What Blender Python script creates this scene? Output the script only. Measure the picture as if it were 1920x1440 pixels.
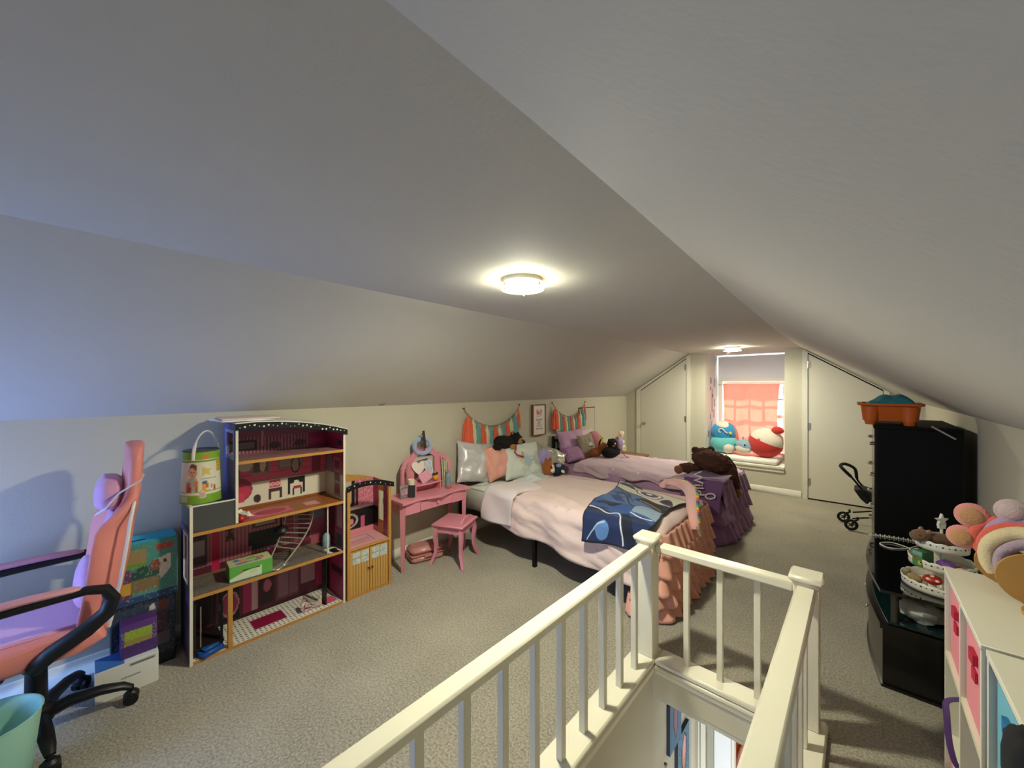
import bpy, bmesh, math, random
import numpy as np
from mathutils import Vector, Matrix, Euler, noise

for o in list(bpy.data.objects):
    bpy.data.objects.remove(o, do_unlink=True)
random.seed(7)
SC = bpy.context.scene
COL = SC.collection
PI = math.pi

# ---------------------------------------------------------------- camera
cam_d = bpy.data.cameras.new('camera')
cam_d.sensor_width = 36.0
cam_d.lens = 36.0 * 721.0 / 1920.0
cam_d.shift_y = 6.0 / 1920.0
cam_d.clip_start = 0.02
cam = bpy.data.objects.new('camera', cam_d)
cam.location = (0, 0, 1.55)
cam.rotation_euler = (PI / 2, 0, math.radians(42.123))
COL.objects.link(cam)
SC.camera = cam

# ---------------------------------------------------------------- world, sun, added hall fill, added blue fill, exposure
W = bpy.data.worlds.new('sky')
SC.world = W
W.use_nodes = True
_bg = W.node_tree.nodes['Background']
_bg.inputs[0].default_value = (0.80, 0.90, 1.0, 1)
_bg.inputs[1].default_value = 0.95

def lamp(name, kind, loc, rot, energy, color, **kw):
    d = bpy.data.lights.new(name, kind)
    d.energy = energy
    d.color = color
    for k, v in kw.items():
        setattr(d, k, v)
    o = bpy.data.objects.new(name, d)
    o.location = loc
    o.rotation_euler = rot
    COL.objects.link(o)
    return o

# low sun shining into the far dormer window
lamp('sun', 'SUN', (-0.2, 11, 4), Vector((-0.14, -0.78, -0.60)).to_track_quat('-Z', 'Y').to_euler(), 1.7, (1.0, 0.93, 0.82), angle=math.radians(2.0))
# blue fill light, added outside an unseen near window
lamp('near_blue_fill', 'AREA', (-2.60, -1.42, 0.72), (math.radians(90), 0, 0), 6.4, (0.07, 0.30, 1.0), shape='RECTANGLE', size=0.72, size_y=0.75)
# area light added in the lower hall for assumed daylight; no window built there
lamp('added_hall_fill', 'AREA', (-0.42, 1.2, -1.5), (math.radians(78), 0, 0), 4.5, (0.95, 0.98, 1.0), shape='RECTANGLE', size=0.5, size_y=0.8)
LAMP_POWER = 198.0
LAMP_COLOR = (1.0, 0.985, 0.755)

SC.view_settings.view_transform = 'Standard'
SC.view_settings.look = 'None'
SC.view_settings.gamma = 1.0
SC.view_settings.use_curve_mapping = False
SC.view_settings.exposure = 2.15

# ---------------------------------------------------------------- colours and materials
def lin(c):
    if isinstance(c, str):
        c = c.lstrip('#')
        c = [int(c[i:i + 2], 16) / 255 for i in (0, 2, 4)]
    return tuple((x / 12.92 if x <= 0.04045 else ((x + 0.055) / 1.055) ** 2.4) for x in c[:3])

MATS = {}
def mat(name, col='#888888', rough=0.6, metal=0.0, bump=0.0, bscale=200.0, var=0.0, vscale=8.0, sheen=0.0,
        attr=False, trans=0.0, ior=1.45, coat=0.0, alpha=1.0, emit=0.0, sss=0.0, spec=0.5, col2=None):
    if name in MATS:
        return MATS[name]
    m = bpy.data.materials.new(name)
    m.use_nodes = True
    nt = m.node_tree
    b = nt.nodes['Principled BSDF']
    c = lin(col)
    b.inputs['Base Color'].default_value = (*c, 1)
    b.inputs['Roughness'].default_value = rough
    b.inputs['Metallic'].default_value = metal
    b.inputs['Specular IOR Level'].default_value = spec
    b.inputs['IOR'].default_value = ior
    b.inputs['Transmission Weight'].default_value = trans
    b.inputs['Coat Weight'].default_value = coat
    b.inputs['Alpha'].default_value = alpha
    if sheen:
        b.inputs['Sheen Weight'].default_value = sheen
        b.inputs['Sheen Roughness'].default_value = 0.5
    if emit:
        b.inputs['Emission Color'].default_value = (*c, 1)
        b.inputs['Emission Strength'].default_value = emit
    L = nt.links
    tc = nt.nodes.new('ShaderNodeTexCoord')
    if attr:
        a = nt.nodes.new('ShaderNodeAttribute')
        a.attribute_name = 'Col'
        L.new(a.outputs['Color'], b.inputs['Base Color'])
    elif var or col2:
        n = nt.nodes.new('ShaderNodeTexNoise')
        n.inputs['Scale'].default_value = vscale
        n.inputs['Detail'].default_value = 4
        L.new(tc.outputs['Object'], n.inputs['Vector'])
        mx = nt.nodes.new('ShaderNodeMix')
        mx.data_type = 'RGBA'
        if col2:
            c2 = lin(col2)
            r = nt.nodes.new('ShaderNodeValToRGB')
            r.color_ramp.elements[0].position = 0.38
            r.color_ramp.elements[1].position = 0.62
            L.new(n.outputs['Fac'], r.inputs[0])
            L.new(r.outputs[0], mx.inputs[0])
            mx.inputs[6].default_value = (*c, 1)
            mx.inputs[7].default_value = (*c2, 1)
        else:
            L.new(n.outputs['Fac'], mx.inputs[0])
            mx.inputs[6].default_value = (*[x * (1 - var) for x in c], 1)
            mx.inputs[7].default_value = (*[min(1, x * (1 + var)) for x in c], 1)
        L.new(mx.outputs[2], b.inputs['Base Color'])
    if bump:
        n2 = nt.nodes.new('ShaderNodeTexNoise')
        n2.inputs['Scale'].default_value = bscale
        n2.inputs['Detail'].default_value = 3
        L.new(tc.outputs['Object'], n2.inputs['Vector'])
        bp = nt.nodes.new('ShaderNodeBump')
        bp.inputs['Strength'].default_value = bump
        bp.inputs['Distance'].default_value = 0.004
        L.new(n2.outputs['Fac'], bp.inputs['Height'])
        L.new(bp.outputs[0], b.inputs['Normal'])
    MATS[name] = m
    return m

# ---------------------------------------------------------------- mesh builder
def rot(rx=0, ry=0, rz=0):
    return Euler((math.radians(rx), math.radians(ry), math.radians(rz))).to_matrix().to_4x4()
def tr(x, y, z):
    return Matrix.Translation((x, y, z))

class MB:
    def __init__(self, M=None):
        self.v = []; self.f = []; self.mi = []; self.c = {}
        self.M = M or Matrix.Identity(4)
    def _add(self, vs, fs, m=0, cols=None):
        o = len(self.v)
        M = self.M
        self.v += [tuple(M @ Vector(p)) for p in vs]
        self.f += [tuple(i + o for i in f) for f in fs]
        self.mi += [m] * len(fs)
        if cols is not None:
            for i, c in enumerate(cols):
                self.c[o + i] = c
        return self
    def quad(self, a, b, c, d, m=0):
        return self._add([a, b, c, d], [(0, 1, 2, 3)], m)
    def poly(self, pts, m=0):
        return self._add(pts, [tuple(range(len(pts)))], m)
    def box(self, x0, x1, y0, y1, z0, z1, m=0, b=0.0):
        if x0 > x1: x0, x1 = x1, x0
        if y0 > y1: y0, y1 = y1, y0
        if z0 > z1: z0, z1 = z1, z0
        if b <= 0:
            vs = [(x, y, z) for z in (z0, z1) for y in (y0, y1) for x in (x0, x1)]
            fs = [(0, 2, 3, 1), (4, 5, 7, 6), (0, 1, 5, 4), (2, 6, 7, 3), (0, 4, 6, 2), (1, 3, 7, 5)]
            return self._add(vs, fs, m)
        b = min(b, (x1 - x0) * .49, (y1 - y0) * .49, (z1 - z0) * .49)
        X = (x0, x1); Y = (y0, y1); Z = (z0, z1)
        vs = []; idx = {}
        for i in (0, 1):
            for j in (0, 1):
                for k in (0, 1):
                    sx, sy, sz = (1 if i == 0 else -1), (1 if j == 0 else -1), (1 if k == 0 else -1)
                    idx[i, j, k, 0] = len(vs); vs.append((X[i], Y[j] + sy * b, Z[k] + sz * b))
                    idx[i, j, k, 1] = len(vs); vs.append((X[i] + sx * b, Y[j], Z[k] + sz * b))
                    idx[i, j, k, 2] = len(vs); vs.append((X[i] + sx * b, Y[j] + sy * b, Z[k]))
        fs = []
        for i in (0, 1):
            q = [idx[i, 0, 0, 0], idx[i, 1, 0, 0], idx[i, 1, 1, 0], idx[i, 0, 1, 0]]
            fs.append(tuple(q if i else q[::-1]))
        for j in (0, 1):
            q = [idx[0, j, 0, 1], idx[0, j, 1, 1], idx[1, j, 1, 1], idx[1, j, 0, 1]]
            fs.append(tuple(q if j else q[::-1]))
        for k in (0, 1):
            q = [idx[0, 0, k, 2], idx[1, 0, k, 2], idx[1, 1, k, 2], idx[0, 1, k, 2]]
            fs.append(tuple(q if k else q[::-1]))
        for i in (0, 1):
            for j in (0, 1):
                q = [idx[i, j, 0, 0], idx[i, j, 0, 1], idx[i, j, 1, 1], idx[i, j, 1, 0]]
                fs.append(tuple(q))
            for k in (0, 1):
                q = [idx[i, 0, k, 0], idx[i, 0, k, 2], idx[i, 1, k, 2], idx[i, 1, k, 0]]
                fs.append(tuple(q))
        for j in (0, 1):
            for k in (0, 1):
                q = [idx[0, j, k, 1], idx[0, j, k, 2], idx[1, j, k, 2], idx[1, j, k, 1]]
                fs.append(tuple(q))
        for i in (0, 1):
            for j in (0, 1):
                for k in (0, 1):
                    fs.append((idx[i, j, k, 0], idx[i, j, k, 1], idx[i, j, k, 2]))
        return self._add(vs, fs, m)
    def cyl(self, p0, p1, r0, r1=None, n=16, m=0, caps=True):
        r1 = r0 if r1 is None else r1
        return self.tube([p0, p1], [r0, r1], n, m, caps)
    def tube(self, pts, r, n=10, m=0, caps=True, closed=False, flat=1.0, up=None):
        P = [Vector(p) for p in pts]
        R = [r] * len(P) if isinstance(r, (int, float)) else list(r)
        N = len(P)
        T = []
        for i in range(N):
            if closed: t = P[(i + 1) % N] - P[i - 1]
            else: t = P[min(i + 1, N - 1)] - P[max(i - 1, 0)]
            T.append(t.normalized() if t.length > 1e-9 else Vector((0, 0, 1)))
        u = Vector(up) if up else (Vector((0, 0, 1)) if abs(T[0].z) < 0.9 else Vector((1, 0, 0)))
        vs = []
        a = (u - T[0] * u.dot(T[0])).normalized()
        for i in range(N):
            a = (a - T[i] * a.dot(T[i]))
            a = a.normalized() if a.length > 1e-6 else T[i].orthogonal().normalized()
            bb = T[i].cross(a)
            for k in range(n):
                an = 2 * PI * k / n
                vs.append(P[i] + a * (R[i] * math.cos(an) * flat) + bb * (R[i] * math.sin(an)))
        fs = []
        for i in range(N if closed else N - 1):
            j = (i + 1) % N
            for k in range(n):
                l = (k + 1) % n
                fs.append((i * n + k, i * n + l, j * n + l, j * n + k))
        if caps and not closed:
            fs.append(tuple(range(n - 1, -1, -1)))
            fs.append(tuple((N - 1) * n + k for k in range(n)))
        return self._add(vs, fs, m)
    def lathe(self, prof, c=(0, 0, 0), n=24, m=0, M=None, wob=None):
        vs = []; fs = []
        for (r, z) in prof:
            for k in range(n):
                a = 2 * PI * k / n
                rr = r * (wob(a, z) if wob else 1)
                p = Vector((rr * math.cos(a), rr * math.sin(a), z))
                if M: p = M @ p
                vs.append((p.x + c[0], p.y + c[1], p.z + c[2]))
        for i in range(len(prof) - 1):
            for k in range(n):
                l = (k + 1) % n
                fs.append((i * n + k, i * n + l, (i + 1) * n + l, (i + 1) * n + k))
        if prof[0][0] > 1e-6: fs.append(tuple(range(n - 1, -1, -1)))
        if prof[-1][0] > 1e-6: fs.append(tuple((len(prof) - 1) * n + k for k in range(n)))
        return self._add(vs, fs, m)
    def prism(self, pts, axis, d0, d1, m=0):
        # 2d polygon extruded along axis: x -> (y,z), y -> (x,z), z -> (x,y)
        def P(p, d):
            if axis == 'x': return (d, p[0], p[1])
            if axis == 'y': return (p[0], d, p[1])
            return (p[0], p[1], d)
        n = len(pts)
        vs = [P(p, d0) for p in pts] + [P(p, d1) for p in pts]
        fs = [tuple(range(n - 1, -1, -1)), tuple(range(n, 2 * n))]
        fs += [(i, (i + 1) % n, (i + 1) % n + n, i + n) for i in range(n)]
        return self._add(vs, fs, m)
    def grid(self, fn, nu, nv, m=0, cols=None, closeu=False):
        vs = [fn(i / nu, j / nv) for j in range(nv + 1) for i in range(nu + 1)]
        fs = [(j * (nu + 1) + i, j * (nu + 1) + i + 1, (j + 1) * (nu + 1) + i + 1, (j + 1) * (nu + 1) + i)
              for j in range(nv) for i in range(nu)]
        return self._add(vs, fs, m, cols)
    def ell(self, c, r, R=None, nu=20, nv=12, m=0, p=1.0, nz=0.0, ns=8.0, flatz=None):
        vs = []; fs = []
        R = R or Matrix.Identity(4)
        r = (r, r, r) if isinstance(r, (int, float)) else r
        def sg(x): return math.copysign(abs(x) ** p, x)
        for j in range(nv + 1):
            t = PI * j / nv - PI / 2
            for i in range(nu):
                a = 2 * PI * i / nu
                d = Vector((sg(math.cos(t)) * sg(math.cos(a)), sg(math.cos(t)) * sg(math.sin(a)), sg(math.sin(t))))
                k = 1 + (nz * noise.noise(d * ns * 0.35 + Vector(c) * 9)) if nz else 1
                q = Vector((d.x * r[0] * k, d.y * r[1] * k, d.z * r[2] * k))
                if flatz is not None and q.z < flatz: q.z = flatz
                q = R @ q
                vs.append((q.x + c[0], q.y + c[1], q.z + c[2]))
        for j in range(nv):
            for i in range(nu):
                l = (i + 1) % nu
                fs.append((j * nu + i, j * nu + l, (j + 1) * nu + l, (j + 1) * nu + i))
        return self._add(vs, fs, m)
    def pillow(self, w, h, t, n=22, m=0, nz=0.012, seed=0.0, cols=None, dent=0.0):
        # lies in the xz plane, thickness along y (front = -y); colours apply to the front
        def sh(u, v, s):
            a, b = 2 * u - 1, 2 * v - 1
            pin = 1 - 0.07 * (1 - abs(b) ** 2) * (abs(a) ** 6)
            pin2 = 1 - 0.07 * (1 - abs(a) ** 2) * (abs(b) ** 6)
            th = (max(0, 1 - abs(a) ** 2.6) * max(0, 1 - abs(b) ** 2.6)) ** 0.5
            w_ = noise.noise(Vector((a * 2.2 + seed, b * 2.2, s * 3 + seed))) * nz * (0.2 + th)
            w_ += noise.noise(Vector((a * 6 + seed, b * 5, s * 7 + seed))) * nz * 0.35 * th
            return (a * w / 2 * pin, s * (t / 2 * th) + w_ + dent * th * (1 if s < 0 else 0), b * h / 2 * pin2)
        self.grid(lambda u, v: sh(u, v, -1), n, n, m, cols)
        self.grid(lambda u, v: sh(1 - u, v, 1), n, n, m, [cols[0]] * ((n + 1) ** 2) if cols is not None else None)
        return self
    def mesh(self, name, mats):
        me = bpy.data.meshes.new(name)
        me.from_pydata(self.v, [], self.f)
        for mm in mats: me.materials.append(mm)
        if len(mats) > 1: me.polygons.foreach_set('material_index', self.mi)
        if self.c:
            ca = me.color_attributes.new('Col', 'FLOAT_COLOR', 'POINT')
            arr = np.ones((len(self.v), 4), dtype=np.float32)
            for i, c in self.c.items(): arr[i, :3] = c
            ca.data.foreach_set('color', arr.ravel())
        return me

def finish(me, smooth=True, angle=38, fixn=True):
    bm = bmesh.new(); bm.from_mesh(me)
    bmesh.ops.remove_doubles(bm, verts=bm.verts, dist=1e-6)
    if fixn: bmesh.ops.recalc_face_normals(bm, faces=bm.faces)
    bm.to_mesh(me); bm.free()
    if smooth:
        me.polygons.foreach_set('use_smooth', [True] * len(me.polygons))
        me.set_sharp_from_angle(angle=math.radians(angle))
    me.update()

def thing(name, label, cat, loc=(0, 0, 0), rz=0.0, group=None, kind=None):
    o = bpy.data.objects.new(name, None)
    o.empty_display_size = 0.05
    COL.objects.link(o)
    o.location = loc
    o.rotation_euler = (0, 0, math.radians(rz))
    if label: o['label'] = label
    if cat: o['category'] = cat
    if group: o['group'] = group
    if kind: o['kind'] = kind
    o['_M'] = [x for row in (Matrix.Translation(loc) @ rot(0, 0, rz)) for x in row]
    return o

def wm(o):
    M = o.get('_M')
    return Matrix([list(M[i * 4:i * 4 + 4]) for i in range(4)]) if M is not None else Matrix.Identity(4)

def part(name, mb, mats, parent, world=True, label=None, smooth=True, angle=38, sol=0.0, fixn=True, sub=0):
    if not isinstance(mats, (list, tuple)): mats = [mats]
    if world:
        I = wm(parent).inverted()
        mb.v = [tuple(I @ Vector(p)) for p in mb.v]
    me = mb.mesh(name, mats)
    finish(me, smooth, angle, fixn)
    o = bpy.data.objects.new(name, me)
    COL.objects.link(o)
    o.parent = parent
    o['_M'] = [x for row in wm(parent) for x in row]
    if label: o['label'] = label
    if sol:
        md = o.modifiers.new('thick', 'SOLIDIFY'); md.thickness = sol; md.offset = 0
    if sub:
        md = o.modifiers.new('sub', 'SUBSURF'); md.levels = sub; md.render_levels = sub
    return o

def solo(name, mb, mats, label=None, cat=None, group=None, kind=None, smooth=True, angle=38, sol=0.0, fixn=True, sub=0, base=True):
    if not isinstance(mats, (list, tuple)): mats = [mats]
    if base:
        a = np.array(mb.v)
        c = Vector(((a[:, 0].min() + a[:, 0].max()) / 2, (a[:, 1].min() + a[:, 1].max()) / 2, a[:, 2].min()))
    else: c = Vector((0, 0, 0))
    mb.v = [tuple(Vector(p) - c) for p in mb.v]
    me = mb.mesh(name, mats)
    finish(me, smooth, angle, fixn)
    o = bpy.data.objects.new(name, me)
    COL.objects.link(o)
    o.location = c
    o['_M'] = [x for row in Matrix.Translation(c) for x in row]
    if label: o['label'] = label
    if cat: o['category'] = cat
    if group: o['group'] = group
    if kind: o['kind'] = kind
    if sol:
        md = o.modifiers.new('thick', 'SOLIDIFY'); md.thickness = sol; md.offset = 0
    if sub:
        md = o.modifiers.new('sub', 'SUBSURF'); md.levels = sub; md.render_levels = sub
    return o

def struct(name, mb, mats, **k):
    return solo(name, mb, mats, kind='structure', base=False, **k)

def copy_thing(root, loc, rz=0.0, label=None, group=None):
    r = root.copy(); COL.objects.link(r)
    r.location = loc; r.rotation_euler = (0, 0, math.radians(rz))
    if label: r['label'] = label
    if group: r['group'] = group
    for ch in list(root.children):
        c = ch.copy(); COL.objects.link(c); c.parent = r
        for g in list(ch.children):
            d = g.copy(); COL.objects.link(d); d.parent = c
    return r

# flat print: a fine grid whose vertices carry the ink colours
def paint(nu, nv, base, shapes):
    x, y = np.meshgrid(np.arange(nu + 1) / nu, np.arange(nv + 1) / nv)
    img = np.zeros((nv + 1, nu + 1, 3)); img[:] = lin(base)
    for s in shapes:
        k = s[0]
        if k == 'r': mask = (x >= s[1]) & (x <= s[3]) & (y >= s[2]) & (y <= s[4]); c = s[5]
        elif k == 'e': mask = ((x - s[1]) / s[3]) ** 2 + ((y - s[2]) / s[4]) ** 2 <= 1; c = s[5]
        elif k == 'o':
            d = ((x - s[1]) / s[3]) ** 2 + ((y - s[2]) / s[4]) ** 2
            mask = (d <= 1) & (d >= s[5]); c = s[6]
        elif k == 'l':
            ax, ay, bx, by, w = s[1:6]; c = s[6]
            L2 = (bx - ax) ** 2 + (by - ay) ** 2 + 1e-12
            t = np.clip(((x - ax) * (bx - ax) + (y - ay) * (by - ay)) / L2, 0, 1)
            mask = (x - ax - t * (bx - ax)) ** 2 + (y - ay - t * (by - ay)) ** 2 <= w * w
        elif k == 'p':
            pts = s[1]; c = s[2]; mask = np.zeros_like(x, bool)
            j = len(pts) - 1
            for i in range(len(pts)):
                xi, yi = pts[i]; xj, yj = pts[j]
                cnd = ((yi > y) != (yj > y)) & (x < (xj - xi) * (y - yi) / (yj - yi + 1e-12) + xi)
                mask ^= cnd; j = i
        elif k == 'n':   # speckle print: scale, threshold
            r = np.random.RandomState(s[3]); mask = r.rand(nv + 1, nu + 1) < s[2]; c = s[1]
        elif k == 'h':   # repeat stripes along y
            mask = (np.mod(y * s[1] + s[3] * x, 1) < s[2]); c = s[4]
            if len(s) > 5: mask &= (x >= s[5]) & (x <= s[7]) & (y >= s[6]) & (y <= s[8])
        elif k == 'v':
            mask = (np.mod(x * s[1] + s[3] * y, 1) < s[2]); c = s[4]
            if len(s) > 5: mask &= (x >= s[5]) & (x <= s[7]) & (y >= s[6]) & (y <= s[8])
        elif k == 'k':   # checker nx, ny
            mask = ((np.floor(x * s[1]) + np.floor(y * s[2])) % 2 == 0); c = s[3]
            if len(s) > 4: mask &= (x >= s[4]) & (x <= s[6]) & (y >= s[5]) & (y <= s[7])
        img[mask] = lin(c)
    return img.reshape(-1, 3)

def panel(o, u, v, nu, nv, base, shapes):
    o, u, v = Vector(o), Vector(u), Vector(v)
    mb = MB()
    mb.grid(lambda a, b: tuple(o + u * a + v * b), nu, nv, 0, paint(nu, nv, base, shapes))
    return mb

def text_mb(txt, size, M, depth=0.0008, align='CENTER', sx=1.0):
    cu = bpy.data.curves.new('txt', 'FONT')
    cu.body = txt; cu.size = size; cu.align_x = align; cu.extrude = depth; cu.resolution_u = 2
    o = bpy.data.objects.new('txt', cu); COL.objects.link(o)
    dg = bpy.context.evaluated_depsgraph_get()
    me = bpy.data.meshes.new_from_object(o.evaluated_get(dg))
    mb = MB(M @ Matrix.Diagonal((sx, 1, 1, 1)))
    mb._add([tuple(v.co) for v in me.vertices], [tuple(p.vertices) for p in me.polygons])
    bpy.data.objects.remove(o, do_unlink=True); bpy.data.curves.remove(cu); bpy.data.meshes.remove(me)
    return mb

# common materials
PRINT = mat('printed_surface', attr=True, rough=0.45)
PRINTC = mat('printed_cloth', attr=True, rough=0.85, sheen=0.15, bump=0.25, bscale=400)
WALLP = mat('greige_wall_paint', '#c8c2b0', 0.75, bump=0.12, bscale=90, var=0.02)
CEILP = mat('white_ceiling_paint', '#c6c3bd', 0.8, bump=0.15, bscale=70, var=0.015)
TRIM = mat('white_trim_paint', '#e4e0d2', 0.38, bump=0.03, bscale=40)
DOORP = mat('white_door_paint', '#dcd7c8', 0.45, bump=0.03, bscale=30)
RAILP = mat('cream_rail_paint', '#e6e0cb', 0.32, bump=0.06, bscale=25, var=0.03, vscale=5)
BLACKM = mat('black_metal', '#0d0d0f', 0.4, 0.3)
BLACKP = mat('black_plastic', '#121214', 0.45)
CHROME = mat('brushed_nickel', '#c9c4ba', 0.25, 1.0)
WHITEP = mat('white_plastic', '#e8e6e0', 0.4)
WOODE = mat('tan_wood_edge', '#c08a45', 0.5, var=0.12, vscale=30)
PINKW = mat('pink_painted_wood', '#dd8f9f', 0.35, var=0.03)
# ================================================================ SETTING
YB = 6.70           # window wall
YN = -1.35          # near gable wall
XR = 0.58           # right knee wall
ZC = 2.10
LC = [(-1.35, -2.0), (0.0, -2.03), (0.9, -2.055), (2.3, -2.075), (5.3, -2.09), (6.7, -2.10)]
RC = [(-1.35, -0.50), (0.6, -0.50), (1.17, -0.514), (1.76, -0.532), (2.7, -0.562), (4.5, -0.60), (6.7, -0.60)]
def xw(y): return -3.1 if y < 3.0 else -3.1 - 0.1 * (y - 3.0) / 3.7
def interp(T, y):
    for (a, b), (c, d) in zip(T, T[1:]):
        if y <= c: return b + (d - b) * (y - a) / (c - a)
    return T[-1][1]
ZKL, ZKR = 1.387, 1.345
YS = [-1.35, -0.6, 0.0, 0.6, 0.9, 1.17, 1.76, 2.3, 2.7, 3.0, 3.7, 4.5, 5.3, 6.0, 6.7]

# floor with the stair opening
HX0, HX1, HY0, HY1 = -0.862, -0.225, -0.85, 2.135
CARPET = mat('taupe_carpet', '#857a69', 0.95, sheen=0.3)
nt = CARPET.node_tree
b = nt.nodes['Principled BSDF']
tc = nt.nodes.new('ShaderNodeTexCoord')
def nz_(s, d=3):
    n = nt.nodes.new('ShaderNodeTexNoise'); n.inputs['Scale'].default_value = s; n.inputs['Detail'].default_value = d
    nt.links.new(tc.outputs['Object'], n.inputs['Vector']); return n
n1, n2, n3 = nz_(95, 2), nz_(2.2, 4), nz_(330, 2)
ad = nt.nodes.new('ShaderNodeMath'); ad.operation = 'MULTIPLY_ADD'
nt.links.new(n2.outputs[0], ad.inputs[0]); ad.inputs[1].default_value = 0.35
nt.links.new(n1.outputs[0], ad.inputs[2])
rp = nt.nodes.new('ShaderNodeValToRGB')
rp.color_ramp.elements[0].position = 0.44; rp.color_ramp.elements[0].color = (*lin('#7c7363'), 1)
rp.color_ramp.elements[1].position = 0.92; rp.color_ramp.elements[1].color = (*lin('#c2b9a3'), 1)
nt.links.new(ad.outputs[0], rp.inputs[0]); nt.links.new(rp.outputs[0], b.inputs['Base Color'])
a2 = nt.nodes.new('ShaderNodeMath'); a2.operation = 'MULTIPLY_ADD'
nt.links.new(n3.outputs[0], a2.inputs[0]); a2.inputs[1].default_value = 0.5; nt.links.new(n1.outputs[0], a2.inputs[2])
bp = nt.nodes.new('ShaderNodeBump'); bp.inputs['Strength'].default_value = 0.9; bp.inputs['Distance'].default_value = 0.012
nt.links.new(a2.outputs[0], bp.inputs['Height']); nt.links.new(bp.outputs[0], b.inputs['Normal'])

fb = MB()
for x0, x1, y0, y1 in [(-3.3, HX0, YN, YB + .05), (HX0, HX1, HY1, YB + .05), (HX1, XR + .1, YN, YB + .05), (HX0, HX1, YN, HY0)]:
    fb.box(x0, x1, y0, y1, -0.02, 0.0)
struct('floor', fb, CARPET, smooth=False)
# soffit of the floor over the lower hall
struct('ceiling', MB().box(HX0 - .3, 0.4, HY1 + .001, 3.2, -0.19, -0.021), CEILP, smooth=False)

# ceilings: flat strip and two slopes, as thick slabs
def slab(name, fa, fb_, m):
    mb = MB()
    for y0, y1 in zip(YS, YS[1:]):
        a0, a1, b0, b1 = fa(y0), fa(y1), fb_(y0), fb_(y1)
        mb.quad(a0, b0, b1, a1)
    o = struct(name, mb, m, fixn=False, smooth=True, angle=30)
    return o
slab('ceiling', lambda y: (interp(LC, y), y, ZC), lambda y: (interp(RC, y), y, ZC), CEILP)
slab('ceiling', lambda y: (xw(y), y, ZKL), lambda y: (interp(LC, y), y, ZC), CEILP)
slab('ceiling', lambda y: (interp(RC, y), y, ZC), lambda y: (XR, y, ZKR), CEILP)
slab('wall_left', lambda y: (xw(y), y, 0), lambda y: (xw(y), y, ZKL), WALLP)
slab('wall_right', lambda y: (XR, y, ZKR), lambda y: (XR, y, 0), WALLP)

# window wall with its dormer recess
JX0, JX1, YW = -1.853, -0.798, 7.40
ZS = 0.405
XL = xw(YB)
bw = MB()
bw.poly([(XL, YB, 0), (JX0, YB, 0), (JX0, YB, ZC), (-2.10, YB, ZC), (XL, YB, ZKL)])
bw.poly([(JX1, YB, 0), (XR, YB, 0), (XR, YB, ZKR), (-0.60, YB, ZC), (JX1, YB, ZC)])
bw.quad((JX0, YB, 0), (JX1, YB, 0), (JX1, YB, ZS - .03), (JX0, YB, ZS - .03))
struct('wall_back', bw, WALLP, smooth=False)
rw = MB()
rw.quad((JX0, YB, 0), (JX0, YW + .1, 0), (JX0, YW + .1, ZC), (JX0, YB, ZC))
rw.quad((JX1, YB, 0), (JX1, YW + .1, 0), (JX1, YW + .1, ZC), (JX1, YB, ZC))
rw.quad((JX0, YB, ZC), (JX1, YB, ZC), (JX1, YW + .1, ZC), (JX0, YW + .1, ZC))
struct('wall_recess', rw, CEILP, smooth=False)
# board above and beside the window; daylight shows through the slit along its top and left edge
WX0, WX1, WZ0, WZ1 = -1.775, -0.875, 0.50, 1.65
uw = MB()
uw.box(JX0 + .022, JX1, YW, YW + .02, WZ1, ZC - .022)
uw.box(JX0 + .022, WX0, YW, YW + .02, 0.3, WZ1)
uw.box(WX1, JX1, YW, YW + .02, 0.3, WZ1)
uw.box(WX0, WX1, YW, YW + .02, 0.3, WZ0)
struct('wall_window', uw, mat('lavender_white_paint', '#e6e4ee', 0.7, bump=.05), smooth=False)
# sill / window seat
sl = MB()
sl.box(JX0, JX1, YB - .03, YW + .05, ZS - .035, ZS, b=.006)
sl.box(JX0 + .005, JX1 - .005, YB - .015, YB + .01, ZS - .085, ZS - .035, b=.004)
struct('trim_1', sl, TRIM)

# the far window: frame, two sashes with muntins, panes
w1 = thing('window_1', None, None, ((WX0 + WX1) / 2, YW, WZ0), kind='structure')
f = MB()
f.box(WX0 - .05, WX0, YW - .02, YW + .05, WZ0 - .05, WZ1 + .05, b=.004); f.box(WX1, WX1 + .05, YW - .02, YW + .05, WZ0 - .05, WZ1 + .05, b=.004)
f.box(WX0, WX1, YW - .02, YW + .05, WZ1, WZ1 + .05, b=.004); f.box(WX0, WX1, YW - .03, YW + .05, WZ0 - .05, WZ0, b=.004)
part('window_frame', f, TRIM, w1)
zm = (WZ0 + WZ1) / 2
GLASS = bpy.data.materials.new('window_glass')
GLASS.use_nodes = True
_g = GLASS.node_tree; _g.nodes.clear()
_go = _g.nodes.new('ShaderNodeOutputMaterial'); _gm = _g.nodes.new('ShaderNodeMixShader'); _gt = _g.nodes.new('ShaderNodeBsdfTransparent'); _gg = _g.nodes.new('ShaderNodeBsdfGlossy')
_gg.inputs['Roughness'].default_value = 0.02; _gm.inputs[0].default_value = 0.06
_g.links.new(_gt.outputs[0], _gm.inputs[1]); _g.links.new(_gg.outputs[0], _gm.inputs[2]); _g.links.new(_gm.outputs[0], _go.inputs[0])
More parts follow.
